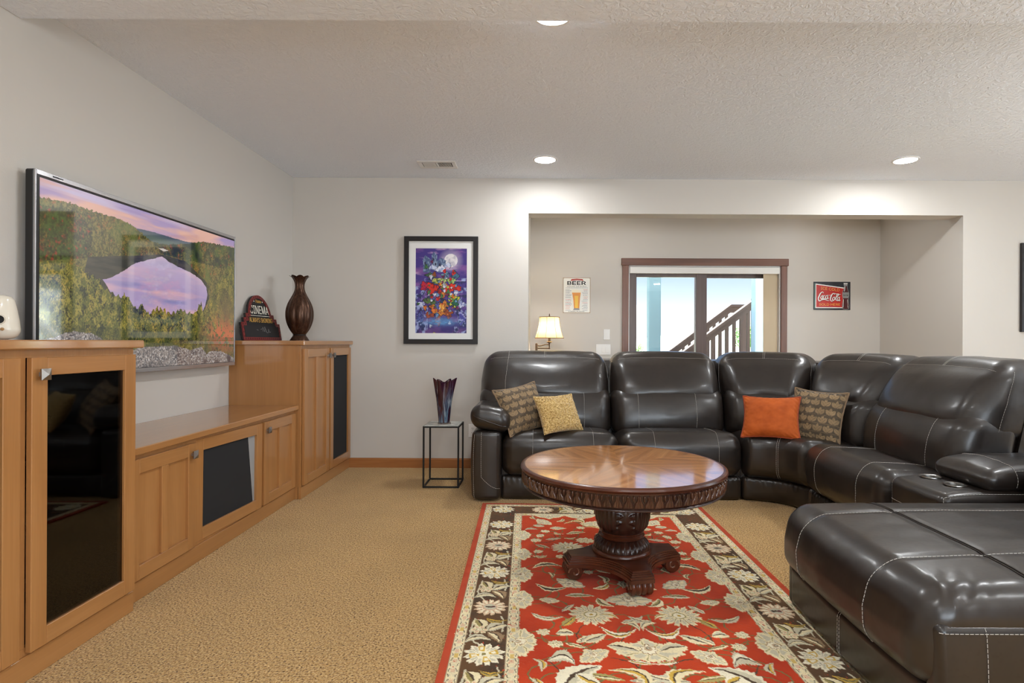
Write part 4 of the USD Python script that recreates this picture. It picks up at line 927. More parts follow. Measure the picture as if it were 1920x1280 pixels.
# ------------------------------------------------------------------ tin signs in the alcove
PB = lambda px, py: P(px, py, Y=YA)
def beer_sign():
    a, b = PB(1055.5, 520), PB(1107, 587); w, h = b[0] - a[0], a[2] - b[2]; c = np.array([(a[0] + b[0]) / 2, YA, b[2]])
    t = thing('beer_sign', 'white tin sign with a tall glass of beer above the lamp', 'sign', c)
    pl = lambda m, d=0.0: onto(m, c + np.array([0, -.005 - d, 0]), (1, 0, 0), (0, 0, 1))
    k = w / 670; X = lambda u: (u - 520) * k; Z = lambda v: (1118 - v) * k         # the crop's pixels
    part(t, 'plate', bx(a[0], b[0], YA - .005, YA - .001, b[2], a[2], .001), 'sign_cream')
    rim = sbox(-w / 2, 0, w / 2, h).difference(sbox(-w / 2 + .008, .008, w / 2 - .008, h - .008).buffer(-.012).buffer(.012))
    part(t, 'border', pl(ext(rim, .0006)), 'sign_tan')
    part(t, 'ribbon', pl(ext(Polygon([(X(x), Z(y)) for x, y in ((365, 345), (395, 292), (520, 282), (660, 292), (685, 345), (640, 330), (520, 325), (410, 335))]), .0006)), 'sign_red')
    part(t, 'title', pl(txt('BEER', (432 - 348) * k, X(515), Z(432), 450 * k, True, depth=.0008)), 'black_paint')
    part(t, 'subtitle', pl(txt('AROUND THE WORLD', 20 * k, X(520), Z(478), 470 * k, depth=.0008)), 'black_paint')
    part(t, 'footer', pl(txt('A BEER, PLEASE!', 24 * k, X(515), Z(1090), 390 * k, depth=.0008)), 'black_paint')
    gl = Polygon([(X(x), Z(y)) for x, y in ((408, 620), (620, 620), (600, 760), (585, 1000), (455, 1000), (440, 800))])
    part(t, 'beer', pl(ext(gl, .0007)), 'sign_amber'); part(t, 'foam', pl(ext(Polygon([(X(x), Z(y)) for x, y in ((400, 565), (480, 552), (628, 575), (620, 622), (408, 622))]), .0009)), 'sign_foam')
    part(t, 'beer_highlight', pl(ext(Polygon([(X(x), Z(y)) for x, y in ((470, 700), (560, 700), (550, 990), (480, 990))]), .0010)), 'sign_yellow')
    part(t, 'glass_foot', pl(ext(Polygon([(X(x), Z(y)) for x, y in ((455, 1000), (585, 1000), (592, 1045), (435, 1045))]), .0009)), 'grey_board')
    rng = random.Random(3); marks = {0: [], 1: [], 2: []}
    for side, x0, x1 in ((0, 250, 400), (1, 640, 785)):
        v = 548
        while v < 1060:
            q = rng.uniform(.6, 1); xs = x0 if side == 0 else x1 - (x1 - x0) * q
            x = xs; e = xs + (x1 - x0) * q; cc = rng.choice([0, 0, 1, 2])
            while x < e: wd = rng.uniform(12, 30); marks[cc].append(ext(sbox(X(x), Z(v + 9), X(min(x + wd, e)), Z(v - 3)), .0006)); x += wd + 7
            v += rng.choice([26, 30, 38])
    for v in (505,):
        x = 255
        while x < 785: wd = rng.uniform(12, 30); marks[0].append(ext(sbox(X(x), Z(v + 8), X(x + wd), Z(v - 4)), .0006)); x += wd + 8
    for cc, mt in ((0, 'sign_grey'), (1, 'sign_rose'), (2, 'sign_grey')): part(t, 'small_print', pl(cat_(marks[cc])), mt, 'rows of tiny illegible print', kind='stuff')
for n_, c_ in (('sign_cream', (232, 230, 222)), ('sign_tan', (178, 160, 140)), ('sign_red', (176, 70, 52)), ('sign_amber', (222, 140, 24)), ('sign_yellow', (236, 190, 40)), ('sign_foam', (240, 232, 206)), ('sign_grey', (150, 154, 166)), ('sign_rose', (198, 134, 136)),
               ('cola_red', (196, 36, 30)), ('cola_yellow', (240, 186, 84)), ('cola_white', (240, 240, 238)), ('cola_dark', (34, 38, 46)), ('cola_bottle', (78, 22, 26)), ('cola_glass', (150, 152, 152)), ('cola_edge', (70, 110, 96)), ('cola_shadow', (60, 16, 18))): plain(n_, S(*c_), .35)
beer_sign()

def cola_sign():
    a, b = PB(1525.2, 528), PB(1594, 581); w, h = b[0] - a[0], a[2] - b[2]; c = np.array([a[0], YA, a[2]])
    t = thing('soda_sign', 'red and black tin soda sign with a bottle right of the patio door', 'sign', c)
    pl = lambda m, d=0.0: onto(m, c + np.array([0, -.005 - d, 0]), (1, 0, 0), (0, 0, 1))
    k = w / 662; Q = lambda x, y: ((x - 243) * k, -(y - 268) * k); PG = lambda pts: Polygon([Q(x, y) for x, y in pts])
    part(t, 'plate', bx(a[0], b[0], YA - .005, YA - .001, b[2], a[2], .001), 'cola_dark')
    part(t, 'side_stripe', pl(ext(PG([(256, 300), (270, 300), (270, 745), (256, 745)]), .0006)), 'cola_edge')
    part(t, 'panel_border', pl(ext(PG([(275, 300), (800, 372), (800, 742), (275, 742)]), .0005)), 'cola_white')
    part(t, 'panel', pl(ext(PG([(291, 322), (795, 392), (795, 724), (291, 724)]), .0009)), 'cola_red')
    tq = lambda s, x0, x1, yb_, ht, sh: txt(s, ht * k, (x0 + x1) / 2 * k - 243 * k, -(yb_ - 268) * k, (x1 - x0) * k, False, depth=.0014)
    m = tq('ICE COLD', 372, 705, 424, 50, 0); V = m.vertices.copy(); V[:, 1] -= (V[:, 0] - (540 - 243) * k) * .10; m.vertices = V; part(t, 'upper_words', pl(m), 'cola_yellow')
    part(t, 'lower_words', pl(tq('SOLD HERE', 342, 718, 697, 42, 0)), 'cola_yellow')
    def stroke(pts, wd, n=28):
        q = smoothline([Q(x, y) for x, y in pts], n) if len(pts) > 2 else np.array([Q(*p) for p in pts])
        if np.ndim(wd) == 0: return LineString(q).buffer(wd * k / 2, 4)
        ws = np.interp(np.linspace(0, 1, len(q)), np.linspace(0, 1, len(wd)), wd)
        return unary_union([hullp(q[i], q[i + 1], ws[i] * k / 2, ws[i + 1] * k / 2) for i in range(len(q) - 1)])
    def hullp(p, q, r0, r1): return Point(p).buffer(r0, 3).union(Point(q).buffer(r1, 3)).convex_hull
    big = [9, 20, 24, 18, 8]; sm = [7, 14, 16, 12, 6]
    st = [stroke([(418, 470), (405, 452), (380, 462), (345, 520), (328, 575), (345, 612), (380, 596), (410, 575)], big),             # C
          stroke([(345, 612), (400, 590), (450, 588), (500, 604), (530, 600)], [6, 14, 16, 12, 4]),                                 # swash under the first word
          stroke([(400, 512), (378, 535), (372, 566), (388, 574), (405, 548), (402, 516), (420, 520)], sm),                         # o
          stroke([(452, 516), (432, 516), (418, 545), (420, 572), (436, 572), (452, 556)], sm),                                     # c
          stroke([(500, 514), (478, 514), (458, 545), (460, 570), (476, 572), (496, 540), (504, 512)], sm), stroke([(506, 508), (494, 552), (498, 572), (516, 560)], sm),   # a
          stroke([(526, 512), (540, 508)], 9),                                                                                       # hyphen
          stroke([(620, 496), (606, 476), (578, 490), (552, 540), (546, 592), (566, 616), (594, 596)], big),                        # C
          stroke([(606, 478), (640, 482), (690, 494), (732, 490)], [6, 12, 14, 5]),                                                 # upper swash
          stroke([(612, 538), (590, 556), (584, 590), (602, 600), (620, 574), (614, 544), (632, 546)], sm),                         # o
          stroke([(642, 584), (676, 520), (690, 488), (676, 486), (654, 530), (640, 590), (652, 604), (668, 592)], sm),             # l
          stroke([(706, 546), (684, 546), (668, 575), (670, 604), (686, 604), (704, 572), (712, 544)], sm), stroke([(714, 540), (702, 588), (706, 608), (724, 596)], sm)]   # a
    sc = unary_union(st)
    part(t, 'script_shadow', pl(ext(affinity.translate(sc, 5 * k, -6 * k), .0011)), 'cola_shadow'); part(t, 'script', pl(ext(sc, .0016)), 'cola_white')
    bl = [(782, 288), (850, 288), (850, 330), (846, 372), (862, 420), (880, 470), (880, 520), (868, 565), (872, 620), (884, 690), (880, 752), (822, 768), (762, 752), (752, 690), (762, 620), (766, 565), (756, 520), (756, 470), (770, 420), (790, 372), (782, 330)]
    part(t, 'bottle_outline', pl(ext(PG(bl), .0016)), 'cola_glass'); bo = PG(bl).buffer(-7 * k)
    part(t, 'bottle_drink', pl(ext(bo.difference(unary_union([PG([(740, 455), (900, 455), (900, 560), (740, 560)]), PG([(740, 250), (900, 250), (900, 345), (740, 345)])])), .0020)), 'cola_bottle')
    part(t, 'bottle_label', pl(txt('Coca-Cola', 26 * k, (818 - 243) * k, -(520 - 268) * k, 92 * k, True, depth=.0022)), 'cola_dark')
    part(t, 'bottle_cap', pl(ext(PG([(780, 290), (852, 290), (850, 310), (782, 310)]), .0022)), 'cola_white')
    for pg in ([(774, 580), (782, 580), (776, 730), (768, 730)], [(846, 585), (852, 585), (862, 730), (854, 730)], [(800, 350), (812, 350), (800, 440), (786, 440)]): part(t, 'bottle_highlight', pl(ext(PG(pg), .0024)), 'cola_white')
cola_sign()

# ------------------------------------------------------------------ floor lamp in the alcove
def floor_lamp():
    Y = 5.93; c = P(1030, 640, Y=Y); x = c[0]; zs0, zs1 = P(1030, 633.5, Y=Y)[2], P(1030, 594.5, Y=Y)[2]
    px = P(1006, 650, Y=Y)[0]
    t = thing('floor_lamp', 'lit swing-arm lamp with a cream bell shade behind the sofa', 'lamp', (px, Y, 0))
    r0, r1 = .150, .104
    prof = [(r1 + (r0 - r1) * (1 - u) ** 1.9, zs0 + (zs1 - zs0) * u) for u in np.linspace(0, 1, 14)]
    part(t, 'shade', lathe(prof, 64, (x, Y, 0)), 'lamp_shade', 'glowing cream bell-shaped shade', smooth=True)
    part(t, 'shade_ring', lathe([(r1 - .002, zs1 - .004), (r1 + .003, zs1 - .002), (r1 + .003, zs1 + .003), (r1 - .002, zs1 + .004)], 64, (x, Y, 0)), 'shade_trim', smooth=True)
    part(t, 'shade_ring', lathe([(r0 - .002, zs0 - .004), (r0 + .003, zs0 - .002), (r0 + .003, zs0 + .003), (r0 - .002, zs0 + .004)], 64, (x, Y, 0)), 'shade_trim', smooth=True)
    for k in range(8):
        a = 2 * math.pi * (k + .5) / 8 + .12; part(t, 'shade_rib', tube([((r + .001) * math.cos(a) + x, (r + .001) * math.sin(a) + Y, z) for r, z in prof], .0018, 5), 'shade_trim')
    part(t, 'bulb', lathe([(.0005, zs0 + .05), (.014, zs0 + .055), (.026, zs0 + .085), (.028, zs0 + .105), (.020, zs0 + .125), (.0005, zs0 + .134)], 24, (x, Y, 0)), 'bulb_glow', smooth=True)
    part(t, 'finial', lathe([(.0005, zs1 - .02), (.003, zs1 - .018), (.003, zs1 + .008), (.007, zs1 + .014), (.006, zs1 + .022), (.003, zs1 + .034), (.0005, zs1 + .040)], 16, (x, Y, 0)), 'bronze', smooth=40)
    zb = P(1030, 653, Y=Y)[2]; za = P(1030, 647.5, Y=Y)[2]
    part(t, 'stem', lathe([(.0005, zb - .008), (.009, zb - .006), (.010, zb + .004), (.006, zb + .008), (.006, za + .01), (.008, za + .014), (.009, za + .024), (.030, za + .036), (.026, za + .042), (.012, za + .040), (.013, za + .060), (.013, zs0 + .03), (.008, zs0 + .036), (.008, zs0 + .052), (.0005, zs0 + .052)], 24, (x, Y, 0)), 'bronze', smooth=40)
    for z, sg in ((za + .003, 1), (zb, 0)): part(t, 'swing_arm', tube(smoothline([(px, Y, z), (px + (x - px) * .4, Y, z - .004 * sg), (px + (x - px) * .7, Y, z + .006 * sg), (x, Y, z)], 14), .005, 8), 'bronze')
    part(t, 'harp', tube(smoothline([(x - .008, Y, zs0 + .04), (x - .05, Y, zs0 + .09), (x - .03, Y, zs1 - .03), (x, Y, zs1 - .004), (x + .03, Y, zs1 - .03), (x + .05, Y, zs0 + .09), (x + .008, Y, zs0 + .04)], 30), .002, 6), 'bronze')
    part(t, 'pole', lathe([(.0005, .02), (.011, .02), (.011, zb - .02), (.013, zb - .016), (.013, za + .016), (.009, za + .022), (.0005, za + .024)], 24, (px, Y, 0)), 'bronze', smooth=40)
    part(t, 'base', lathe([(.0005, .0), (.095, .0), (.098, .006), (.092, .014), (.05, .022), (.018, .030), (.014, .05), (.0005, .05)], 48, (px, Y, 0)), 'bronze', smooth=40)
floor_lamp()

# ------------------------------------------------------------------ wire side table and art glass vase
def side_table():
    x0, x1, y0, y1, zt = -.893, -.612, 4.395, 4.672, .478
    t = thing('side_table', 'small square black iron side table with a glass top beside the sofa', 'side table', ((x0 + x1) / 2, (y0 + y1) / 2, 0))
    q = .0125
    for ax in (x0, x1 - q):
        for ay in (y0, y1 - q): part(t, 'leg', bx(ax, ax + q, ay, ay + q, 0, zt - .002, .001), 'black_iron')
    for z in (.002, zt - q):
        for ay in (y0, y1 - q): part(t, 'rail', bx(x0 + q, x1 - q, ay, ay + q, z, z + q - .002, .001), 'black_iron')
        for ax in (x0, x1 - q): part(t, 'rail', bx(ax, ax + q, y0 + q, y1 - q, z, z + q - .002, .001), 'black_iron')
    part(t, 'glass_top', bx(x0 + q * .6, x1 - q * .6, y0 + q * .6, y1 - q * .6, zt - .003, zt + .002, .001), 'frosted_top', 'pale glass top')
    return zt + .002
mat('frosted_top', {'tc': ('texture_coordinate', {}), 'n': ('noise_texture', {'scale': 16.0, 'detail': 4.0}), 'r': ('rgb_ramp', {'ramp': [(.35, S(150, 154, 148)), (.7, S(214, 216, 208))]}), 'p': ('principled_bsdf', {'roughness': .12, 'specular_ior_level': .6})},
    [('tc.object', 'n.vector'), ('n.fac', 'r.fac'), ('r.color', 'p.base_color')])
mat('art_glass', {'tc': ('texture_coordinate', {}), 'm': ('mapping', {'scale': (16, 16, 2.2)}), 'n': ('noise_texture', {'scale': 1.6, 'detail': 5.0, 'distortion': 1.2}), 's': ('separate_xyz', {}), 'z': ('map_range', {'from_min': .06, 'from_max': .34}),
    'r': ('rgb_ramp', {'ramp': [(.30, S(36, 18, 30)), (.48, S(60, 30, 46)), (.58, S(78, 104, 128)), (.68, S(176, 196, 206)), (.8, S(150, 90, 70))]}), 'r2': ('rgb_ramp', {'ramp': [(.30, S(28, 12, 24)), (.6, S(64, 22, 40)), (.8, S(120, 96, 120))]}), 'x': ('mix', {}),
    'p': ('principled_bsdf', {'roughness': .06, 'specular_ior_level': .6, 'coat_weight': .6})},
    [('tc.object', 'm.vector'), ('m.vector', 'n.vector'), ('n.fac', 'r.fac'), ('n.fac', 'r2.fac'), ('tc.object', 's.vector'), ('s.z', 'z.value'), ('z.result', 'x.fac'), ('r.color', 'x.color1'), ('r2.color', 'x.color2'), ('x.color', 'p.base_color')])
mat('clear_glass', {'p': ('principled_bsdf', {'base_color': S(240, 226, 222), 'roughness': .03, 'transmission_weight': 1.0, 'ior': 1.45})})
def glass_vase():
    zt = side_table(); c = np.array([-.750, 4.53, zt + .0005])
    t = thing('vase', 'dark purple and blue art glass vase with a ruffled rim on the side table', 'vase', c)
    H = .345; Zs = np.linspace(.012, H, 40)
    R = .044 + (.082 - .044) * (Zs / H) ** 1.15
    prof = [(.0005, .012)] + list(zip(R, Zs)) + [(R[-1] - .006, H - .001)] + [(r - .006, z) for r, z in zip(R[::-1][1:-4], Zs[::-1][1:-4])] + [(.0005, .05)]
    def mod(T, Z, Rr):
        u = np.clip((Z - .16) / (H - .16), 0, 1) ** 1.6; return Rr * (1 + .17 * u * np.sin(6 * T + .6) + .07 * u * np.sin(3 * T + 1))
    m = lathe(prof, 140, c, mod); V = m.vertices.copy(); T = np.arctan2(V[:, 1] - c[1], V[:, 0] - c[0]); u = np.clip((V[:, 2] - c[2] - .2) / (H - .2), 0, 1) ** 2
    V[:, 2] += u * (.010 * np.sin(6 * T + .6) + .010 * np.sin(2 * T + 1)); m.vertices = V
    part(t, 'body', m, 'art_glass', smooth=50)
    part(t, "foot", lathe([(.0005, 0), (.050, 0), (.053, .004), (.050, .0100), (.046, .0118), (.0005, .0118)], 64, c), "clear_glass", "clear glass foot", smooth=40)
glass_vase()
# ------------------------------------------------------------------ round pedestal coffee table
RT = .0152                                             # top of the rug's pile
def coffee_table():
    cx, cy, zt, R = .408, 2.765, .548, .493
    c = np.array([cx, cy, RT])
    t = thing('coffee_table', 'round carved wooden pedestal coffee table standing on the red rug', 'coffee table', c)
    o = np.array([cx, cy, 0])
    # veneered top: eight wedges, each with its own grain
    Ri, n = R - .022, 12
    for k in range(n):
        a0, a1 = 2 * math.pi * k / n, 2 * math.pi * (k + 1) / n
        pg = Polygon([(0, 0)] + [(Ri * math.cos(a), Ri * math.sin(a)) for a in np.linspace(a0, a1, 9)])
        th = math.degrees((a0 + a1) / 2) + (24 if k % 2 else -24)
        pg = affinity.rotate(pg, -th, origin=(0, 0)); m = ext(pg, .012, zt - .0125)
        path = uname(t, 'veneer_wedge'); mm = usdkit.mesh(stage, path, m, M['table_top'], smooth=False)
        xf = UsdGeom.Xformable(mm); xf.AddTranslateOp().Set(Gf.Vec3d(0, 0, -RT)); xf.AddRotateZOp().Set(th); BASE[path] = o
    part(t, 'rim', lathe([(Ri - .001, zt - .014), (Ri - .001, zt - .001), (Ri + .003, zt + .0005), (R - .012, zt), (R - .003, zt - .004), (R, zt - .012), (R - .003, zt - .017), (R - .010, zt - .021), (R - .013, zt - .024), (R - .013, zt - .028), (R - .05, zt - .028), (Ri - .03, zt - .014)], 160, o), 'table_wood', smooth=35)
    zb = zt - .098
    ap = part(t, 'apron', lathe([(R - .03, zt - .024), (R - .017, zt - .028), (R - .0195, zb + .012), (R - .014, zb + .008), (R - .012, zb + .004), (R - .016, zb), (R - .05, zb), (R - .05, zt - .026)], 160, o), 'table_carved', smooth=35)
    # 70 carved acanthus leaves round the apron
    n = 70; h = (zt - .029) - (zb + .012)
    def leaf(th):
        V, W = [], []
        nu, nv = 18, 13
        for j in range(nv + 1):
            v = j / nv; w = float(np.interp(v, [0, .14, .40, .60, .72, .80, .88, .95, 1.0], [.0200, .0213, .0185, .0125, .0075, .0095, .0105, .0085, .003])) * (1 + .05 * math.cos(v * 34))
            for i in range(nu + 1):
                u = i / nu * 2 - 1
                rel = .002 + .0105 * (1 - abs(u) ** 2.5) * (.55 + .45 * math.sin(math.pi * (.1 + .75 * v))) * (.35 + .65 * abs(math.cos(4.7 * math.atan2(u * (1.2 - v), 1.15 - v)))) + .004 * max(0, v - .6) ** 1 * 2.5 * (1 - abs(u))
                if abs(u) > .99 or j in (0, nv): rel = -.001
                rr = R - .0185 + rel; a = th + u * w / rr
                V.append((rr * math.cos(a), rr * math.sin(a), zb + .013 + v * h * (1 - .12 * u * u)))
        for j in range(nv):
            for i in range(nu):
                a = j * (nu + 1) + i; W += [(a, a + 1, a + nu + 2), (a, a + nu + 2, a + nu + 1)]
        k0 = len(V); V += [((R - .021) * math.cos(th), (R - .021) * math.sin(th), zb + .013 + h * .5)]
        return trimesh.Trimesh(np.array(V) + o, np.array(W), process=False)
    def drop(th):
        V, W = [], []; nu, nv = 6, 6
        for j in range(nv + 1):
            v = j / nv; w = .0085 * math.sin(math.pi * (.12 + .80 * v)) * (.4 + .6 * v)
            for i in range(nu + 1):
                u = i / nu * 2 - 1; rel = -.001 if abs(u) > .99 or j in (0, nv) else .003 + .006 * (1 - u * u)
                rr = R - .0185 + rel; a = th + u * w / rr; V.append((rr * math.cos(a), rr * math.sin(a), zb + .013 + h * (.42 + .57 * v)))
        for j in range(nv):
            for i in range(nu): a = j * (nu + 1) + i; W += [(a, a + 1, a + nu + 2), (a, a + nu + 2, a + nu + 1)]
        return trimesh.Trimesh(np.array(V) + o, np.array(W), process=False)
    for k in range(n): part(ap, 'carved_drop', drop(2 * math.pi * k / n), 'table_relief', smooth=50)
    for k in range(n): part(ap, 'carved_leaf', leaf(2 * math.pi * (k + .5) / n), 'table_relief', smooth=50)
    part(t, 'top_support', lathe([(.0005, zb - .002), (.16, zb - .002), (.17, zb + .01), (.17, zt - .014), (.0005, zt - .014)], 60, o), 'table_carved')
    # carved bulb
    def bulb_mod(T, Z, Rr):
        u = np.clip((Z - .232) / .20, 0, 1); a = (T * 4 / (2 * math.pi)) % 1.0 - .5                      # four big leaves
        wd = .40 * np.sin(np.pi * np.clip(u * .9 + .12, 0, 1)) ** .7 * (1 + .12 * np.cos(u * 40)); msk = np.clip((wd - np.abs(a)) * 14, 0, 1) * np.clip(u * 8, 0, 1) * np.clip((1 - u) * 6, 0, 1)
        return Rr + msk * (.006 + .0022 * np.cos(a * 62)) + (1 - msk) * .0008 * np.cos(T * 24) * np.sin(np.pi * u)
    bp = smoothline([(.100, .222), (.112, .240), (.126, .280), (.131, .320), (.126, .362), (.108, .405), (.088, .438), (.084, .460)], 70)
    part(t, 'carved_bulb', lathe([tuple(x) for x in bp], 240, o, bulb_mod), 'table_carved', smooth=60)
    part(t, 'collar', lathe([(.0005, .196), (.100, .196), (.108, .202), (.110, .210), (.104, .217), (.100, .220), (.106, .224), (.108, .229), (.100, .236), (.0005, .236)], 80, o), 'table_wood', smooth=40)
    def bell_mod(T, Z, Rr):
        u = np.clip((Z - .150) / .045, 0, 1); return Rr + .0045 * np.abs(np.cos(T * 15)) * np.sin(np.pi * u) - .003 * (np.abs(np.cos(T * 15)) < .25) * np.sin(np.pi * u)
    part(t, 'carved_bell', lathe([(.0005, .146), (.132, .146), (.133, .152), (.130, .162), (.124, .174), (.114, .186), (.104, .196), (.098, .200), (.0005, .200)], 240, o, bell_mod), 'table_carved', smooth=40)
    part(t, 'base_ring', lathe([(.0005, .126), (.138, .126), (.142, .132), (.141, .140), (.134, .147), (.0005, .148)], 80, o), 'table_wood', smooth=40)
    # four-armed platform with stepped mouldings
    A0 = math.radians(-79); arms = [A0 + k * math.pi / 2 for k in range(4)]
    def plan(off):
        e, hw = .282 - off, .056 - off * .8; pts = []
        for k, a in enumerate(arms):
            d, p = np.array([math.cos(a), math.sin(a)]), np.array([-math.sin(a), math.cos(a)])
            pts += [tuple(d * e - p * hw), tuple(d * e + p * hw)]
            a2 = arms[(k + 1) % 4]; d2, p2 = np.array([math.cos(a2), math.sin(a2)]), np.array([-math.sin(a2), math.cos(a2)])
            s, q = d * e + p * hw, d2 * e - p2 * hw; mid = (d + d2) / math.sqrt(2) * (.172 - off)
            for v in np.linspace(0, 1, 12)[1:-1]: pts.append(tuple((1 - v) ** 2 * s + 2 * v * (1 - v) * (2 * mid - (s + q) / 2) + v * v * q))
        return Polygon(pts).buffer(0)
    st = [(.000, .078, .094), (.005, .093, .100), (.002, .099, .106), (.009, .105, .113), (.015, .112, .120), (.020, .119, .128)]
    m = man(ext(plan(st[0][0]), st[0][2] - st[0][1], st[0][1]))
    for off, z0, z1 in st[1:]: m = m + man(ext(plan(off), z1 - z0, z0))
    m = unman(m); m.apply_translation(o); part(t, 'platform', m, 'table_wood', smooth=25)
    # scroll feet
    for a in arms:
        d, p = np.array([math.cos(a), math.sin(a), 0]), np.array([-math.sin(a), math.cos(a), 0])
        fc = o + d * .246 + np.array([0, 0, RT + .0405]); prof = [(.0005, -.052)]
        for z in np.linspace(-.050, .050, 57): prof.append((.033 + .0075 * abs(math.sin((z + .052) / .104 * math.pi * 4)) ** .7, z))
        prof.append((.0005, .052))
        ft = part(t, 'scroll_foot', lathe(prof, 40, fc, axis=p), 'table_leaf' if False else 'table_wood', smooth=40)
        for s in (-1, 1):
            sp = [fc + p * s * .0525 + (d * math.cos(q) + np.array([0, 0, 1]) * math.sin(q)) * (.031 - .0042 * q) for q in np.linspace(0, 6.2, 40)]
            part(ft, 'volute', tube(sp, .0042, 6), 'table_leaf')
        br = [fc - d * .01 + p * s * w + np.array([0, 0, z]) for s in (-1, 1) for w, z in ((.046, .0), (.046, .04))] + [o + d * .10 + p * s * .04 + np.array([0, 0, z]) for s in (-1, 1) for z in (.066, .082)] + [fc - d * .075 + p * s * .044 + np.array([0, 0, .022]) for s in (-1, 1)]
        bk = part(t, 'foot_bracket', hull(br), 'table_carved')
        for s in (-1, 1):
            for i in range(3):
                q0 = fc - d * (.034 + .030 * i) + p * s * .0465 + np.array([0, 0, .022 + .006 * i]); part(bk, 'carved_curl', tube([q0 + (d * math.cos(q) + np.array([0, 0, 1]) * math.sin(q)) * (.015 - .0022 * q) for q in np.linspace(-1, 4.6, 22)], .0036, 5), 'table_leaf')
coffee_table()
# ------------------------------------------------------------------ the floral rug
def rug():
    W, L = 1.50, 2.44
    c = P(905, 943, Z=.01)[:2]; ex = np.array([.9997, -.022]); ey = np.array([.0225, -.9997])                  # across, and from the far edge towards the camera
    ctr = c + ex * W / 2
    t = thing('rug', 'red floral rug with brown and cream borders under the coffee table', 'rug', (ctr[0], ctr[1] , 0))
    nx, ny = 500, 813
    fn = lambda u, v: np.stack([c[0] + ex[0] * u * W + ey[0] * v * L, c[1] + ex[1] * u * W + ey[1] * v * L, np.full_like(u, .0115)], -1)
    V, Fc, U, Vv = grid_mesh(nx, ny, fn); X, Y = (U - .5) * W, Vv * L                 # rug metres: X across from the middle, Y from the far edge
    if np.cross(V[Fc[0][1]] - V[Fc[0][0]], V[Fc[0][2]] - V[Fc[0][0]])[2] < 0: Fc = Fc[:, ::-1]
    C = np.zeros((len(V), 3)); Hh = np.zeros(len(V)); rng = random.Random(11)
    nse = lambda s, sd, oc=3: meshkit.fbm(np.stack([X * s, Y * s, np.zeros_like(X)], -1) + 9, oc, sd)
    j1, j2 = (nse(70, 1) - .5) * .010, (nse(70, 2) - .5) * .010; j3 = nse(120, 3)
    RED, RED2, BRN, CRM, CRM2, GRY, GLD, OLV, DRK, PNK = [np.array(S(*q)) for q in ((206, 68, 24), (186, 54, 18), (104, 74, 44), (246, 232, 188), (251, 242, 212), (216, 208, 178), (222, 182, 76), (164, 150, 90), (72, 56, 40), (232, 190, 156))]
    mixc = lambda a, b, q: a + (np.asarray(b) - a) * np.broadcast_to(np.clip(q, 0, 1), len(a))[:, None]
    edge = np.minimum(np.minimum(X + W / 2, W / 2 - X), np.minimum(Y, L - Y)) + j1 * .35
    B = [.028, .074, .226, .276]                                            # red edge, cream guard, brown border, cream guard
    C[:] = mixc(np.tile(RED, (len(V), 1)), RED2, (nse(7, 5) - .45) * 3)
    brn = (edge > B[1]) & (edge < B[2]); C[brn] = mixc(np.tile(BRN, (len(V), 1)), DRK, (nse(9, 6) - .5) * 3)[brn]
    C[edge < B[0]] = mixc(np.tile(np.array(S(196, 76, 42)), (len(V), 1)), RED2, (nse(30, 7) - .5) * 2)[edge < B[0]]
    along = np.where(np.minimum(X + W / 2, W / 2 - X) < np.minimum(Y, L - Y), Y, X + 10)
    for a, b in ((B[0], B[1]), (B[2], B[3])):
        s = (edge >= a) & (edge <= b); q = (edge - a) / (b - a)
        g = mixc(np.tile(CRM, (len(V), 1)), GRY, (j3 - .5) * 3 + .15); ph = along / .062
        lz = np.abs(((ph) % 1) - .5) * 2; mid = np.abs(q - .5) * 2
        g = mixc(g, PNK, ((lz < .34) & (mid < .34)) * .8); g = mixc(g, GLD, ((np.abs(((ph + .5) % 3) - 1.5) < .22) & (mid < .3)) * .8)
        vine = np.abs(mid - .55 - .12 * np.sin(along * 100)); g = mixc(g, DRK, (vine < .07) * ((along * 31) % 1 < .62) * .9)
        g = mixc(g, np.array(S(150, 124, 92)), (np.abs(mid - .92) < .07) * .8)
        C[s] = g[s]
    def sel(cx, cy, R):
        i = np.nonzero((np.abs(X - cx) < R) & (np.abs(Y - cy) < R))[0]; return i, X[i] - cx + j1[i], Y[i] - cy + j2[i]
    zone = [0.0, 9.0]
    def put(i, m, col, up=1.0):
        if up == .3: m = m & (Hh[i] == 0)
        m = m & (edge[i] > zone[0]) & (edge[i] < zone[1]); C[i[m]] = col * (.93 + .14 * j3[i[m]])[:, None]; Hh[i[m]] = up
    def daisy(cx, cy, R, n=12, ang=0.0, el=1.0, kind=0, ca=CRM, cb=GRY):
        i, x, y = sel(cx, cy, R * 1.5); x = x / el; r = np.hypot(x, y); a = np.arctan2(y, x) + ang
        pet = np.abs(np.cos(a * n / 2)); rim = R * (.66 + .34 * pet ** .8 + .05 * np.cos(a * n * 2.5))
        put(i, r < rim, ca); put(i, (r < rim * .80) & (pet > .80) & (r > R * .42), cb); put(i, (pet < .13) & (r > R * .34) & (r < rim * .95), DRK * 1.2)
        if kind == 0: put(i, r < R * .30, OLV * 1.1); put(i, r < R * .24, CRM2); put(i, r < R * .09, GLD * .8)
        elif kind == 1:
            a4 = np.abs(np.cos(a * 2)); put(i, (a4 > .8) & (r > R * .25) & (r < R * .72), GLD); put(i, (a4 > .93) & (r > R * .34) & (r < R * .62), CRM2); put(i, r < R * .12, OLV * .8)
        else: put(i, (r < R * .44), PNK); put(i, r < R * .36, GRY * .95); put(i, (np.abs(x) < R * .26) & (np.abs(y) < R * .09), DRK); put(i, (np.abs(x - .2 * R) < R * .12) & (np.abs(y) < R * .05), np.array(S(120, 60, 60)))
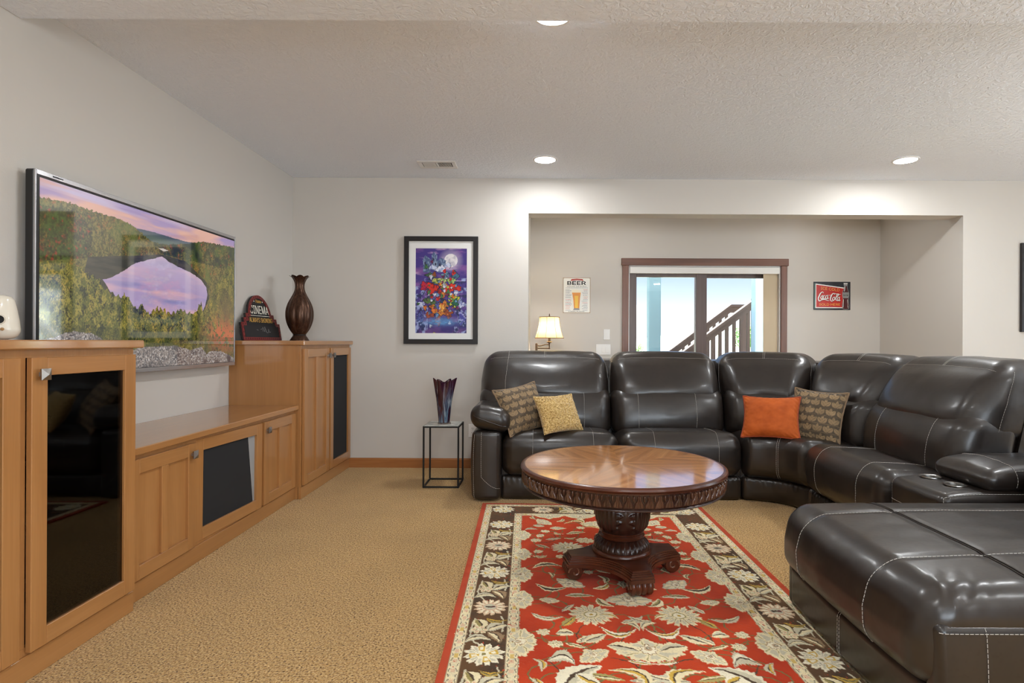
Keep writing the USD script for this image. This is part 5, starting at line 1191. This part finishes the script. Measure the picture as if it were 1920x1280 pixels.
    def palmette(cx, cy, R, ang=0.0, ca=CRM, cb=GRY):
        R = R * .80
        i, x0, y0 = sel(cx, cy, R * 1.9); x = x0 * math.cos(ang) + y0 * math.sin(ang); y = -x0 * math.sin(ang) + y0 * math.cos(ang)
        r = np.hypot(x * .80, y); a = np.arctan2(y, x * .80); up = np.cos(a - math.pi / 2); tooth = ((a * 2.55 / math.pi * 3.0 + .25) % 1)
        ph = np.degrees(np.abs(np.arctan2(x, y))); rim = R * (np.interp(ph, [0, 14, 34, 55, 80, 98, 116, 132, 150, 165, 180], [1.12, .92, .80, .88, 1.05, 1.30, .98, 1.06, .86, .98, .90]) + .10 * ((ph / 13.0) % 1 - .5))
        put(i, r < rim, ca); put(i, (r < rim * .80) & (r > R * .42) & (np.abs(np.cos(a * 3.5)) > .55), cb); put(i, (np.abs(np.cos(a * 3.5)) < .10) & (r > R * .4) & (r < rim * .9), OLV)
        e = np.hypot(x * 1.05, y - .06 * R); zig = R * (.36 + .05 * np.cos(a * 8)); put(i, (e < zig * 1.14) & (e > zig), np.array(S(150, 112, 66))); put(i, e < zig, CRM2); put(i, np.hypot(x, y - .14 * R) < R * .20, np.array(S(206, 178, 140))); put(i, np.hypot(x * 1.5, y - .20 * R) < R * .10, GRY); put(i, (np.abs(np.hypot(x * 1.5, y - .20 * R) - R * .11) < R * .02), DRK)
    def leaf(cx, cy, ln, wd, ang, bend=0.0, ca=CRM, cb=OLV, saw=9):
        i, x0, y0 = sel(cx, cy, ln * .75 + wd); x = x0 * math.cos(ang) + y0 * math.sin(ang); y = -x0 * math.sin(ang) + y0 * math.cos(ang)
        u = x / ln + .5; y = y - bend * ln * ((2 * u - 1) ** 2 - .4); s = (u > 0) & (u < 1); e = wd * .5 * np.sin(np.pi * np.clip(u, 0, 1)) ** .75 * (1.15 - .5 * u) * (1 + .25 * np.abs(((u * saw) % 1) - .5) * 2)
        put(i, s & (np.abs(y) < e), ca); put(i, s & (y > 0) & (y < e * .62) & (u > .1) & (u < .9), cb); put(i, s & (np.abs(y) < e * .13), DRK * 1.4)
    def stem(pts, wd=.006, col=None):
        q = smoothline(pts, 60) if len(pts) > 2 else np.linspace(pts[0], pts[1], 30); cx, cy = q.mean(0); R = np.abs(q - q.mean(0)).max() + .02
        i, x, y = sel(cx, cy, R); d = np.min(np.hypot(x[:, None] + cx - q[None, :, 0], y[:, None] + cy - q[None, :, 1]), 1); put(i, d < wd / 2, DRK * 1.5 if col is None else col, .3)
    # field
    def at(px, py):
        w = P(px, py, Z=.0115)[:2] - c; return float(w @ ex) - W / 2, float(w @ ey)
    fieldx, f0, f1 = W / 2 - B[3], B[3], L - B[3]
    left = lambda px, py: (lambda q: (-abs(q[0]), q[1]))(at(px, py))
    taken = []
    def both(f, px, py, R, *a, flip=None):
        x, y = at(px, py); x = -abs(x); taken.append((x, y, R)); f(x, y, *a); taken.append((-x, y, R)); f(-x, y, *(flip or a))
    zone[:] = [B[2] + .012, 9.0]
    # stems first
    for pts in ([(1180, 1146), (1196, 1190)], [(1214, 1238), (1205, 1290)]): stem([at(*p) for p in pts], .010, OLV * .7)
    for pts in ([(1075, 1160), (1045, 1180), (1048, 1205), (1070, 1221)], [(985, 1235), (1010, 1265), (1020, 1290)], [(1100, 1226), (1140, 1236), (1150, 1245)], [(1124, 1195), (1135, 1180), (1140, 1175)], [(1086, 1010), (1060, 1020), (1052, 1024)], [(1030, 1000), (1026, 1012), (1000, 1015)]):
        for sg in (-1, 1): q = np.array([at(*p) for p in pts]); q[:, 0] = sg * np.abs(q[:, 0]); stem([tuple(z) for z in q])
    hp = math.pi / 2
    for px, py, R in ((980, 1200, .085), (986, 1121, .075), (982, 1075, .075), (987, 1037, .07), (988, 1002, .07)):
        y = at(px, py)[1]
        for sg in (-1, 1): palmette(sg * (fieldx - .005), y, R * .92, -sg * hp); taken.append((sg * fieldx, y, R))
    for sx in (-.30, -.1, .1, .30):
        palmette(sx, f0 + .005, .075, 0); taken.append((sx, f0, .07)); palmette(sx, f1 - .005, .075, math.pi)
    both(daisy, 1075, 1147, .10, .088, 15, .2, 1.05, 0, CRM, GRY); both(daisy, 1052, 1024, .10, .088, 16, .1, 1.05, 0, GRY * 1.1, CRM)
    x, y = at(1211, 1211); palmette(0, y, .098, math.pi); taken.append((0, y, .12)); y2 = at(1180, 1118)[1]; palmette(0, y2, .082, math.pi, GRY * 1.05, CRM); taken.append((0, y2, .09))
    both(palmette, 1068, 1222, .07, .054, 2.5, flip=(.054, -2.5)); both(palmette, 1045, 1090, .07, .06, .6, GRY, CRM, flip=(.06, -.6, GRY, CRM)); both(daisy, 1086, 1010, .05, .045, 9, 0, 1.2, 0)
    y = f0 + .17; palmette(0, y, .09, 0); taken.append((0, y, .1)); both(palmette, 1013, 977, .06, .055, .9, flip=(.055, -.9)); both(leaf, 1077, 977, .07, .13, .05, .5, .9, CRM, GLD, flip=(.13, .05, math.pi - .5, -.9, CRM, GLD))
    for (px, py, ln, wd, ang, bd, ca, cb) in ((1007, 1057, .15, .042, -.15, .30, CRM, DRK), (1010, 1098, .16, .042, .15, -.34, CRM, DRK), (1060, 1112, .13, .035, 0, .05, GRY, OLV), (992, 1153, .14, .032, .2, -.25, GRY, CRM), (1033, 1160, .10, .036, -.9, 0, OLV * 1.2, GLD), (1121, 1178, .15, .036, .1, -.45, CRM2, GLD), (1127, 1207, .12, .07, .35, .1, CRM, GRY),
            (1077, 1190, .11, .05, -.6, 0, CRM, GRY), (1163, 1155, .10, .034, -.5, -.2, GRY, CRM), (1148, 1165, .09, .03, .8, .3, CRM, GRY), (1155, 1234, .10, .018, .2, 0, CRM2, GLD), (1175, 1262, .17, .036, -.3, -.1, GRY, CRM), (1140, 1262, .17, .055, 1.0, .5, CRM, GLD), (1086, 1262, .13, .032, .25, 0, OLV * 1.25, CRM), (1033, 1262, .22, .10, -.8, .15, CRM2, GRY), (1052, 1268, .1, .05, .7, 0, CRM2, GLD),
            (1010, 1229, .10, .075, .2, .5, GRY, CRM2), (1022, 1182, .07, .05, .1, .2, CRM, GRY), (1040, 1205, .09, .02, .4, 0, CRM, OLV), (1055, 1192, .08, .03, -.8, 0, CRM, GRY), (1103, 1125, .10, .045, .9, -.2, CRM, OLV), (1039, 988, .10, .05, .0, 0, CRM, GRY), (1004, 984, .07, .045, .2, 0, GRY, CRM), (1071, 996, .12, .04, -.3, .1, CRM, OLV), (1105, 985, .10, .035, .4, .3, CRM, GLD),
            (1005, 1022, .09, .03, .6, 0, GRY, OLV), (1028, 1008, .1, .03, -.3, 0, GRY, PNK), (1095, 1040, .13, .04, .2, .4, CRM, GLD), (1060, 1050, .10, .026, -.2, 0, OLV * 1.2, CRM), (1110, 1065, .10, .045, .7, 0, CRM, GRY), (1035, 1135, .09, .025, -.9, 0, GRY, CRM), (1110, 1148, .08, .02, .5, .2, CRM, GLD)):
        both(leaf, px, py, max(ln, wd) * .5, ln, wd, ang, bd, ca, cb, flip=(ln, wd, math.pi - ang, -bd, ca, cb))
    for k in range(1600):                                                  # fill what is left with small leaves and sprigs
        x, y = rng.uniform(0, fieldx - .05), rng.uniform(f0 + .05, f1 - .04); R = rng.uniform(.030, .050)
        if all(math.hypot(x - a, y - b) > R + r * .93 for a, b, r in taken):
            ang, q = rng.uniform(0, 6.28), rng.random()
            for sg in (1, -1):
                a2 = ang if sg > 0 else math.pi - ang
                if q < .55: leaf(sg * x, y, R * 2.1, R * .75, a2, sg * .25, CRM if q < .3 else GRY, OLV if q < .2 else GLD if q < .4 else GRY)
                elif q < .8: daisy(sg * x, y, R * .75, 7, ang, 1.1, 0, CRM, GRY)
                else: palmette(sg * x, y, R * .8, a2 - hp)
            taken += [(x, y, R), (-x, y, R)]
    lf = [q for q in taken if q[0] <= 0]                                      # thin vines join neighbouring motifs
    for n_, (a, b, r) in enumerate(lf):
        near_ = sorted((math.hypot(a - q[0], b - q[1]), q) for q in lf if q[:2] != (a, b))[:2]
        for dd, q in near_:
            if .05 < dd < .24:
                mx_, my_ = (a + q[0]) / 2, (b + q[1]) / 2; k_ = .28 * (1 if n_ % 2 else -1); cx_, cy_ = mx_ - (q[1] - b) * k_, my_ + (q[0] - a) * k_
                for sg in (-1, 1): stem([(sg * a, b), (sg * cx_, cy_), (sg * q[0], q[1])], .0062, OLV * .55)
    zone[:] = [B[1] - .002, B[2] + .004]
    # main border
    bm = (B[1] + B[2]) / 2; bx_, by0 = W / 2 - bm, bm; step = .3625
    ys = [at(865, 1225)[1] + step * k for k in range(-6, 4)]; kk = [k for k in range(-6, 4)]
    def motif(x, y, ang, k):
        cs, sn = math.cos(ang), math.sin(ang); loc = lambda a, b: (x + a * cs - b * sn, y + a * sn + b * cs)
        if k % 2 == 0: daisy(x, y, .074, 12, .26, 1.0, 1, CRM2, GRY)
        else: daisy(x, y, .072, 13, .1 + ang, 1.0, 2, PNK * .6 + CRM * .4, CRM2)
        m = lambda *q: q
        leaf(*loc(-.030, .145), .085, .055, ang + 1.2, .1, CRM, OLV); daisy(*loc(-.030, .19), .030, 6, ang, 1.2, 0, CRM, PNK); leaf(*loc(.035, .165), .09, .055, ang - .5, .2, GRY * 1.05, CRM)
        leaf(*loc(.030, .115), .085, .026, ang + .1, -.3, GLD * .9, OLV); leaf(*loc(-.03, .255), .10, .034, ang - .1, .35, GRY, CRM, 0); leaf(*loc(.036, .24), .095, .05, ang + 1.0, .2, np.array(S(166, 138, 102)), CRM)
        stem([loc(-.055, .10), loc(-.062, .17), loc(-.06, .24), loc(-.03, .29)], .008, GRY); stem([loc(.05, .08), loc(.06, .13), loc(.058, .2)], .007, GRY)
    for k, y in zip(kk, ys):
        if by0 + .10 < y < L - by0 - .10:
            for sg in (-1, 1): motif(sg * bx_, y, 0 if sg < 0 else 0, k)
    for y in (by0, L - by0):
        for x in (-bx_, bx_): daisy(x, y, .074, 12, .26, 1.0, 1, CRM2, GRY)
        for k in range(-1, 2):
            motif(k * .335, y, -hp, k % 2)
    lo = .0022 * Hh + .0012 * (j3 - .5); V[:, 2] += lo * ((edge > B[0]))
    part(t, 'pile', trimesh.Trimesh(V, Fc, process=False), 'rug_wool', 'hand-tufted floral pile', smooth=True, col=C)
    base = np.array([c, c + ex * W, c + ex * W + ey * L, c + ey * L]); part(t, 'backing', hull([(p[0], p[1], z) for p in base for z in (.0005, .0112)]), 'rug_backing', 'red bound edge')
plain('rug_backing', S(186, 70, 40), .95)
rug()
# ------------------------------------------------------------------ scatter cushions
mat('leaf_cloth', {'a': ('attribute', {'attribute': 'tint'}), 'tc': ('texture_coordinate', {}), 'n': ('noise_texture', {'scale': 420.0, 'detail': 2.0}), 'r': ('rgb_ramp', {'ramp': [(.3, (.8, .8, .8)), (.7, (1.08, 1.08, 1.08))]}),
    'x': ('mix', {'mix_type': 'multiply', 'fac': 1.0}), 'b': ('bump', {'strength': .3, 'distance': .002}), 'p': ('principled_bsdf', {'roughness': .7, 'specular_ior_level': .3, 'sheen_weight': .15})},
    [('tc.object', 'n.vector'), ('n.fac', 'r.fac'), ('a.color', 'x.color1'), ('r.color', 'x.color2'), ('x.color', 'p.base_color'), ('n.fac', 'b.height'), ('b.normal', 'p.normal')])
def leaf_pattern(x, y, seed):
    """Rows of tan woven leaves on brown cloth."""
    dark, tan_ = np.array(S(84, 71, 55)), np.array(S(142, 118, 86)); col = np.tile(dark, (len(x), 1))
    cw, ch = .066, .059; Y = y / ch; cy = np.floor(Y); X = x / cw + .5 * (cy % 2) + .07 * np.sin(cy * 3 + seed); cx = np.floor(X); u, v = (X - cx - .5) * cw, (Y - cy) * ch
    for px, py, ang, ln, wd in ((.0150, .024, .92, .046, .0152), (-.0150, .024, 2.22, .046, .0152), (0.0, .043, 1.571, .025, .0083)):
        a = ang + .12 * np.sin(cx * 2.3 + cy * 1.7); p, q = (u - px) * np.cos(a) + (v - py) * np.sin(a), -(u - px) * np.sin(a) + (v - py) * np.cos(a)
        t = p / ln + .5; e = wd * np.sin(np.pi * np.clip(t, 0, 1)) ** .8 * (1.15 - .4 * t); m = (t > 0) & (t < 1) & (np.abs(q) < e) & (np.abs(q) > .0007)
        col[m] = tan_ * (.90 + .2 * np.abs(np.sin(cx * 5 + cy * 3)))[m][:, None]
    m = np.abs(v) < .0022; col[m] = tan_ * .8
    return col
plain('leaf_piping', S(128, 104, 78), .7)
mat('orange_cloth', {'tc': ('texture_coordinate', {}), 'n': ('noise_texture', {'scale': 14.0, 'detail': 4.0}), 'n2': ('noise_texture', {'scale': 500.0}), 'r': ('rgb_ramp', {'ramp': [(.3, S(166, 74, 22)), (.7, S(192, 92, 34))]}), 'b': ('bump', {'strength': .2, 'distance': .002}), 'p': ('principled_bsdf', {'roughness': .7, 'specular_ior_level': .25, 'sheen_weight': .2, 'sheen_tint': (1, .6, .3), 'sheen_roughness': .4})},
    [('tc.object', 'n.vector'), ('tc.object', 'n2.vector'), ('n.fac', 'r.fac'), ('r.color', 'p.base_color'), ('n2.fac', 'b.height'), ('b.normal', 'p.normal')])
plain('orange_piping', S(150, 58, 16), .7)
mat('gold_plush', {'tc': ('texture_coordinate', {}), 'n': ('noise_texture', {'scale': 110.0, 'detail': 3.0}), 'v': ('voronoi_texture', {'scale': 120.0}), 'r': ('rgb_ramp', {'ramp': [(.3, S(138, 108, 58)), (.5, S(194, 160, 98)), (.7, S(226, 198, 140))]}), 'b': ('bump', {'strength': .9, 'distance': .006}), 'p': ('principled_bsdf', {'roughness': .9, 'specular_ior_level': .15, 'sheen_weight': .4})},
    [('tc.object', 'n.vector'), ('tc.object', 'v.vector'), ('n.fac', 'r.fac'), ('r.color', 'p.base_color'), ('n.fac', 'b.height'), ('b.normal', 'p.normal')])

def pillow(label, px, py, d, w, h, th, yaw, lean, roll, cloth, piping, seed, fuzz=0.0, zb=None):
    """A square cushion: yaw turns its face from -Y, lean tips it back, roll turns it in its own plane."""
    c = P(px, py, Y=d)
    n = np.array([math.sin(yaw) * math.cos(lean), -math.cos(yaw) * math.cos(lean), math.sin(lean)]); ex = np.array([math.cos(yaw), math.sin(yaw), 0]); ey = np.cross(n, ex)
    ex, ey = ex * math.cos(roll) + ey * math.sin(roll), ey * math.cos(roll) - ex * math.sin(roll)
    k = 60; V, Fs = [], []
    def surf(u, v, s):
        pin = 1 - .10 * (1 - np.abs(v) ** 2) * np.abs(u) ** 4; pin2 = 1 - .10 * (1 - np.abs(u) ** 2) * np.abs(v) ** 4
        x, y = u * w / 2 * pin, v * h / 2 * pin2
        t_ = th / 2 * ((1 - u ** 2).clip(0) ** .55) * ((1 - v ** 2).clip(0) ** .55) * 1.05
        pp = np.stack([u * 3, v * 3, s + 0 * u], -1); edge_ = (1 - np.maximum(np.abs(u), np.abs(v)))
        t_ = t_ * (1 + .35 * (meshkit.fbm(pp + seed * 7.1, 3, seed) - .5)) + .010 * np.clip(1 - edge_ * 5, 0, 1) * edge_ * 5 * np.sin((u + v) * 30 + seed)
        if fuzz: t_ = t_ + fuzz * (meshkit.fbm(np.stack([x * 130, y * 130, s + 0 * u], -1), 2, seed + 2) - .4) * np.clip(edge_ * 30, 0, 1)
        return c + x[:, None] * ex + y[:, None] * ey + (s * t_)[:, None] * n
    k = 120 if fuzz else (190 if cloth == 'leaf_cloth' else 64)
    lin = np.sin(np.linspace(-1, 1, k + 1) * math.pi / 2); u, v = np.meshgrid(lin, lin, indexing='ij'); u, v = u.ravel(), v.ravel()
    idx = np.arange((k + 1) ** 2).reshape(k + 1, k + 1); q = np.stack([idx[:-1, :-1], idx[1:, :-1], idx[1:, 1:], idx[:-1, 1:]], -1).reshape(-1, 4); tri = np.vstack([q[:, [0, 1, 2]], q[:, [0, 2, 3]]])
    m = trimesh.Trimesh(np.vstack([surf(u, v, 1), surf(u, v, -1)]), np.vstack([tri, tri[:, ::-1] + len(u)]), process=False); m.merge_vertices()
    bd = np.array([(a, -1) for a in np.linspace(-1, 1, 40)[:-1]] + [(1, a) for a in np.linspace(-1, 1, 40)[:-1]] + [(a, 1) for a in np.linspace(1, -1, 40)[:-1]] + [(-1, a) for a in np.linspace(1, -1, 40)[:-1]])
    t = thing('scatter_cushion', label, 'cushion', c)
    # local frame for the cloth's pattern
    R = np.stack([ex, ey, n]); path = uname(t, 'cover'); V = (m.vertices - c) @ R.T; loc = V.copy()
    mm = usdkit.mesh(stage, path, (V, m.faces), M[cloth], smooth=True); T4 = np.eye(4); T4[:3, :3] = R
    if cloth == 'leaf_cloth': UsdGeom.PrimvarsAPI(mm).CreatePrimvar('tint', Sdf.ValueTypeNames.Color3fArray, 'vertex').Set(Vt.Vec3fArray.FromNumpy(leaf_pattern(loc[:, 0], loc[:, 1], seed).astype(np.float32)))
    UsdGeom.Xformable(mm).AddTransformOp().Set(Gf.Matrix4d(*T4.ravel().tolist()))
    if piping:
        b = surf(bd[:, 0] * .999, bd[:, 1] * .999, 0.0); wob = .0015 * np.sin(np.arange(len(b)) * 1.3 + seed)
        part(t, 'piping', tube(b + wob[:, None] * n, .0068, 8, closed=True), piping)
pillow('brown leaf-patterned cushion leaning by the left arm of the sofa', 980, 765, 4.215, .39, .365, .15, .60, .48, .15, 'leaf_cloth', 'leaf_piping', 1)
pillow('small gold plush cushion leaning on the brown leaf-patterned one', 1047, 775, 4.13, .345, .30, .13, .55, .52, .02, 'gold_plush', None, 2, .016)
pillow('bright orange cushion with piped edge in the corner of the sofa', 1445, 782, 4.03, .385, .315, .15, -.50, .48, .03, 'orange_cloth', 'orange_piping', 3)
pillow('brown leaf-patterned cushion behind the orange cushion in the sofa corner', 1531, 780, 3.97, .36, .38, .13, -.78, .36, -.05, 'leaf_cloth', 'leaf_piping', 4)
# ------------------------------------------------------------------ outside the patio door
def terrain():
    fn = lambda u, v: np.stack([-22 + u * 60, YA + T + .02 + v ** 1.6 * 70, 0 * u], -1)
    V, Fc, U, W = grid_mesh(90, 70, fn); x, y = V[:, 0], V[:, 1]
    hill = 1 / (1 + np.exp(-(x - 6.5 - .05 * y) / 2.2)) * np.clip((y - 8.5) / 9, 0, 1)
    V[:, 2] = -.10 - .03 * np.clip(y - 14, 0, 12) + 2.6 * hill + .25 * (meshkit.fbm(V * .25 + 3, 3, 5) - .5) * np.clip((y - 9) / 6, 0, 1)
    m = trimesh.Trimesh(V, Fc, process=False)
    if m.face_normals[0][2] < 0: m.invert()
    struct('lawn', m, 'lawn', 'pale sunlit lawn rising to the right outside the patio door', smooth=True)
mat('lawn', {'tc': ('texture_coordinate', {}), 'n': ('noise_texture', {'scale': 3.0, 'detail': 6.0}), 'r': ('rgb_ramp', {'ramp': [(.3, S(190, 200, 160)), (.7, S(226, 230, 204))]}), 'p': ('principled_bsdf', {'roughness': 1.0, 'specular_ior_level': .1})}, [('tc.object', 'n.vector'), ('n.fac', 'r.fac'), ('r.color', 'p.base_color')])  # overexposed haze put into the pale green
plain('deck_shaded', S(96, 128, 142), .7); plain('deck_sunlit', S(150, 184, 206), .7); plain('deck_brown', S(66, 52, 48), .7); plain('concrete', S(176, 172, 164), .9)  # the two post tones carry painted shade and sunlight
terrain()
struct('patio', bx(-1.5, 6.2, YA + T + .001, 9.4, -.16, -.03), 'concrete', 'concrete patio outside the sliding door')
def post(label, p0, p1, Y, m):
    a, b = P(p0, 600, Y=Y)[0], P(p1, 600, Y=Y)[0]
    t = thing('deck_post', label, 'post', ((a + b) / 2, Y, -.03)); part(t, 'shaft', bx(a, b, Y - .07, Y + .07, -.03, 2.7, .006), m); part(t, 'foot', bx(a - .02, b + .02, Y - .09, Y + .09, -.03, .12, .006), m)
    part(t, 'bracket', bx(a - .006, b + .006, Y - .076, Y + .076, .14, .2, .003), 'black_iron')
post('blue-grey deck post coloured dark as in shade, seen through the left door panel', 1214.5, 1237, 7.25, 'deck_shaded')
post('blue deck post coloured pale as in sunlight, at the right end of the stair railing', 1412, 1432, 7.2, 'deck_sunlit')
stairs = thing('deck_stairs', 'dark brown deck stairs with two baluster railings rising to the right outside the door', 'stairs', (.6, 8.2, -.03))
def railing(label, Y, pts, x1, sp=.094, bal=True, landing=None):
    a, b = [P(*q, Y=Y) for q in pts]; sl = (b[2] - a[2]) / (b[0] - a[0]); a = np.array([.55, Y, a[2] + (.55 - a[0]) * sl])
    t = stairs; U_ = np.array([0, 0, 1.0])
    def bar(p, q, w, h, nm, off): part(t, nm, hull([e + np.array([0, s * w / 2, 0]) + U_ * (off + v * h) for e in (p, q) for s in (-1, 1) for v in (-1, 0)]), 'deck_brown')
    bar(a, b, .13, .036, 'cap_rail', .0); bar(a, b, .04, .085, 'top_rail', -.037); bar(a, b, .04, .085, 'bottom_rail', -.80); bar(a, b, .05, .26, 'stringer', -1.02)
    if landing is not None:
        c = P(*landing, Y=Y); c[2] = b[2]; bar(b, c, .13, .036, 'cap_rail', 0.0); bar(b, c, .04, .085, 'top_rail', -.037)
        part(t, 'newel', bx(c[0] - .045, c[0] + .045, Y - .045, Y + .045, -.03, c[2] - .04, .004), 'deck_brown')
    else: part(t, 'newel', bx(b[0] - .005, b[0] + .085, Y - .045, Y + .045, -.03, b[2] + .02, .004), 'deck_brown')
    part(t, 'newel', bx(a[0] - .09, a[0], Y - .045, Y + .045, -.03, max(a[2], .6) + .03, .004), 'deck_brown')
    n = int((b[0] - a[0]) / sp)
    for k in range(n):
        x = b[0] - (k + .6) * sp; z = a[2] + (x - a[0]) * sl
        part(t, 'baluster', bx(x - .019, x + .019, Y - .019, Y + .019, z - .86, z - .06, .002), 'deck_brown')
railing('near dark brown stair railing with square balusters outside the door', 7.6, ((1282, 657), (1411, 562)), 3.2, .0945)
railing('far dark brown stair railing behind the near one', 8.75, ((1254, 657), (1369, 571)), 3.2, .0945, landing=(1396, 571))
for k in range(5): part(stairs, 'tread', bx(1.62 + k * .27, 1.62 + k * .27 + .30, 7.64, 8.71, .08 + k * .2 - .04, .08 + k * .2, .004), 'deck_brown')
def shrub(label, px, py, Y, r, seed, n=260, zg=-.1):
    c = P(px, py, Y=Y); rng = np.random.default_rng(seed); t = thing('shrub', label, 'shrub', (c[0], Y, c[2] - r))
    d = rng.normal(size=(n, 3)); d /= np.linalg.norm(d, axis=1, keepdims=True); q = d * r * rng.uniform(.55, 1.05, (n, 1)) * np.array([1, 1, .9]) + c; ms = []
    for p, e in zip(q, d):
        a = np.cross(e, rng.normal(size=3)); a /= np.linalg.norm(a); b = np.cross(e, a); s = r * rng.uniform(.10, .2); ms.append((np.array([p - a * s, p + b * s * .45 + e * s * .2, p + a * s, p - b * s * .45 + e * s * .2])))
    V = np.vstack(ms); Fq = np.arange(len(V)).reshape(-1, 4); part(t, 'foliage', trimesh.Trimesh(V, np.vstack([Fq[:, [0, 1, 2]], Fq[:, [0, 2, 3]]]), process=False), 'shrub_leaf', smooth=False, kind='stuff')
    part(t, 'stem', tube([c - np.array([0, 0, r * 1.35]), c - np.array([0, 0, r * .4]), c], [r * .10, r * .08, r * .05], 6), 'deck_brown')
mat('shrub_leaf', {'tl': ('translucent_bsdf', {'color': S(150, 190, 120)}), 'd': ('diffuse_bsdf', {'color': S(110, 150, 104)}), 'm': ('mix_closure', {'fac': .6})}, [('tl.BSDF', 'm.closure1'), ('d.BSDF', 'm.closure2')], surface='m.closure')
shrub('small green shrub far behind the left door panel', 1197, 651, 16.0, .16, 1)
shrub('leafy green shrub behind the railing balusters at right', 1404, 632, 12.0, .34, 2, 420)
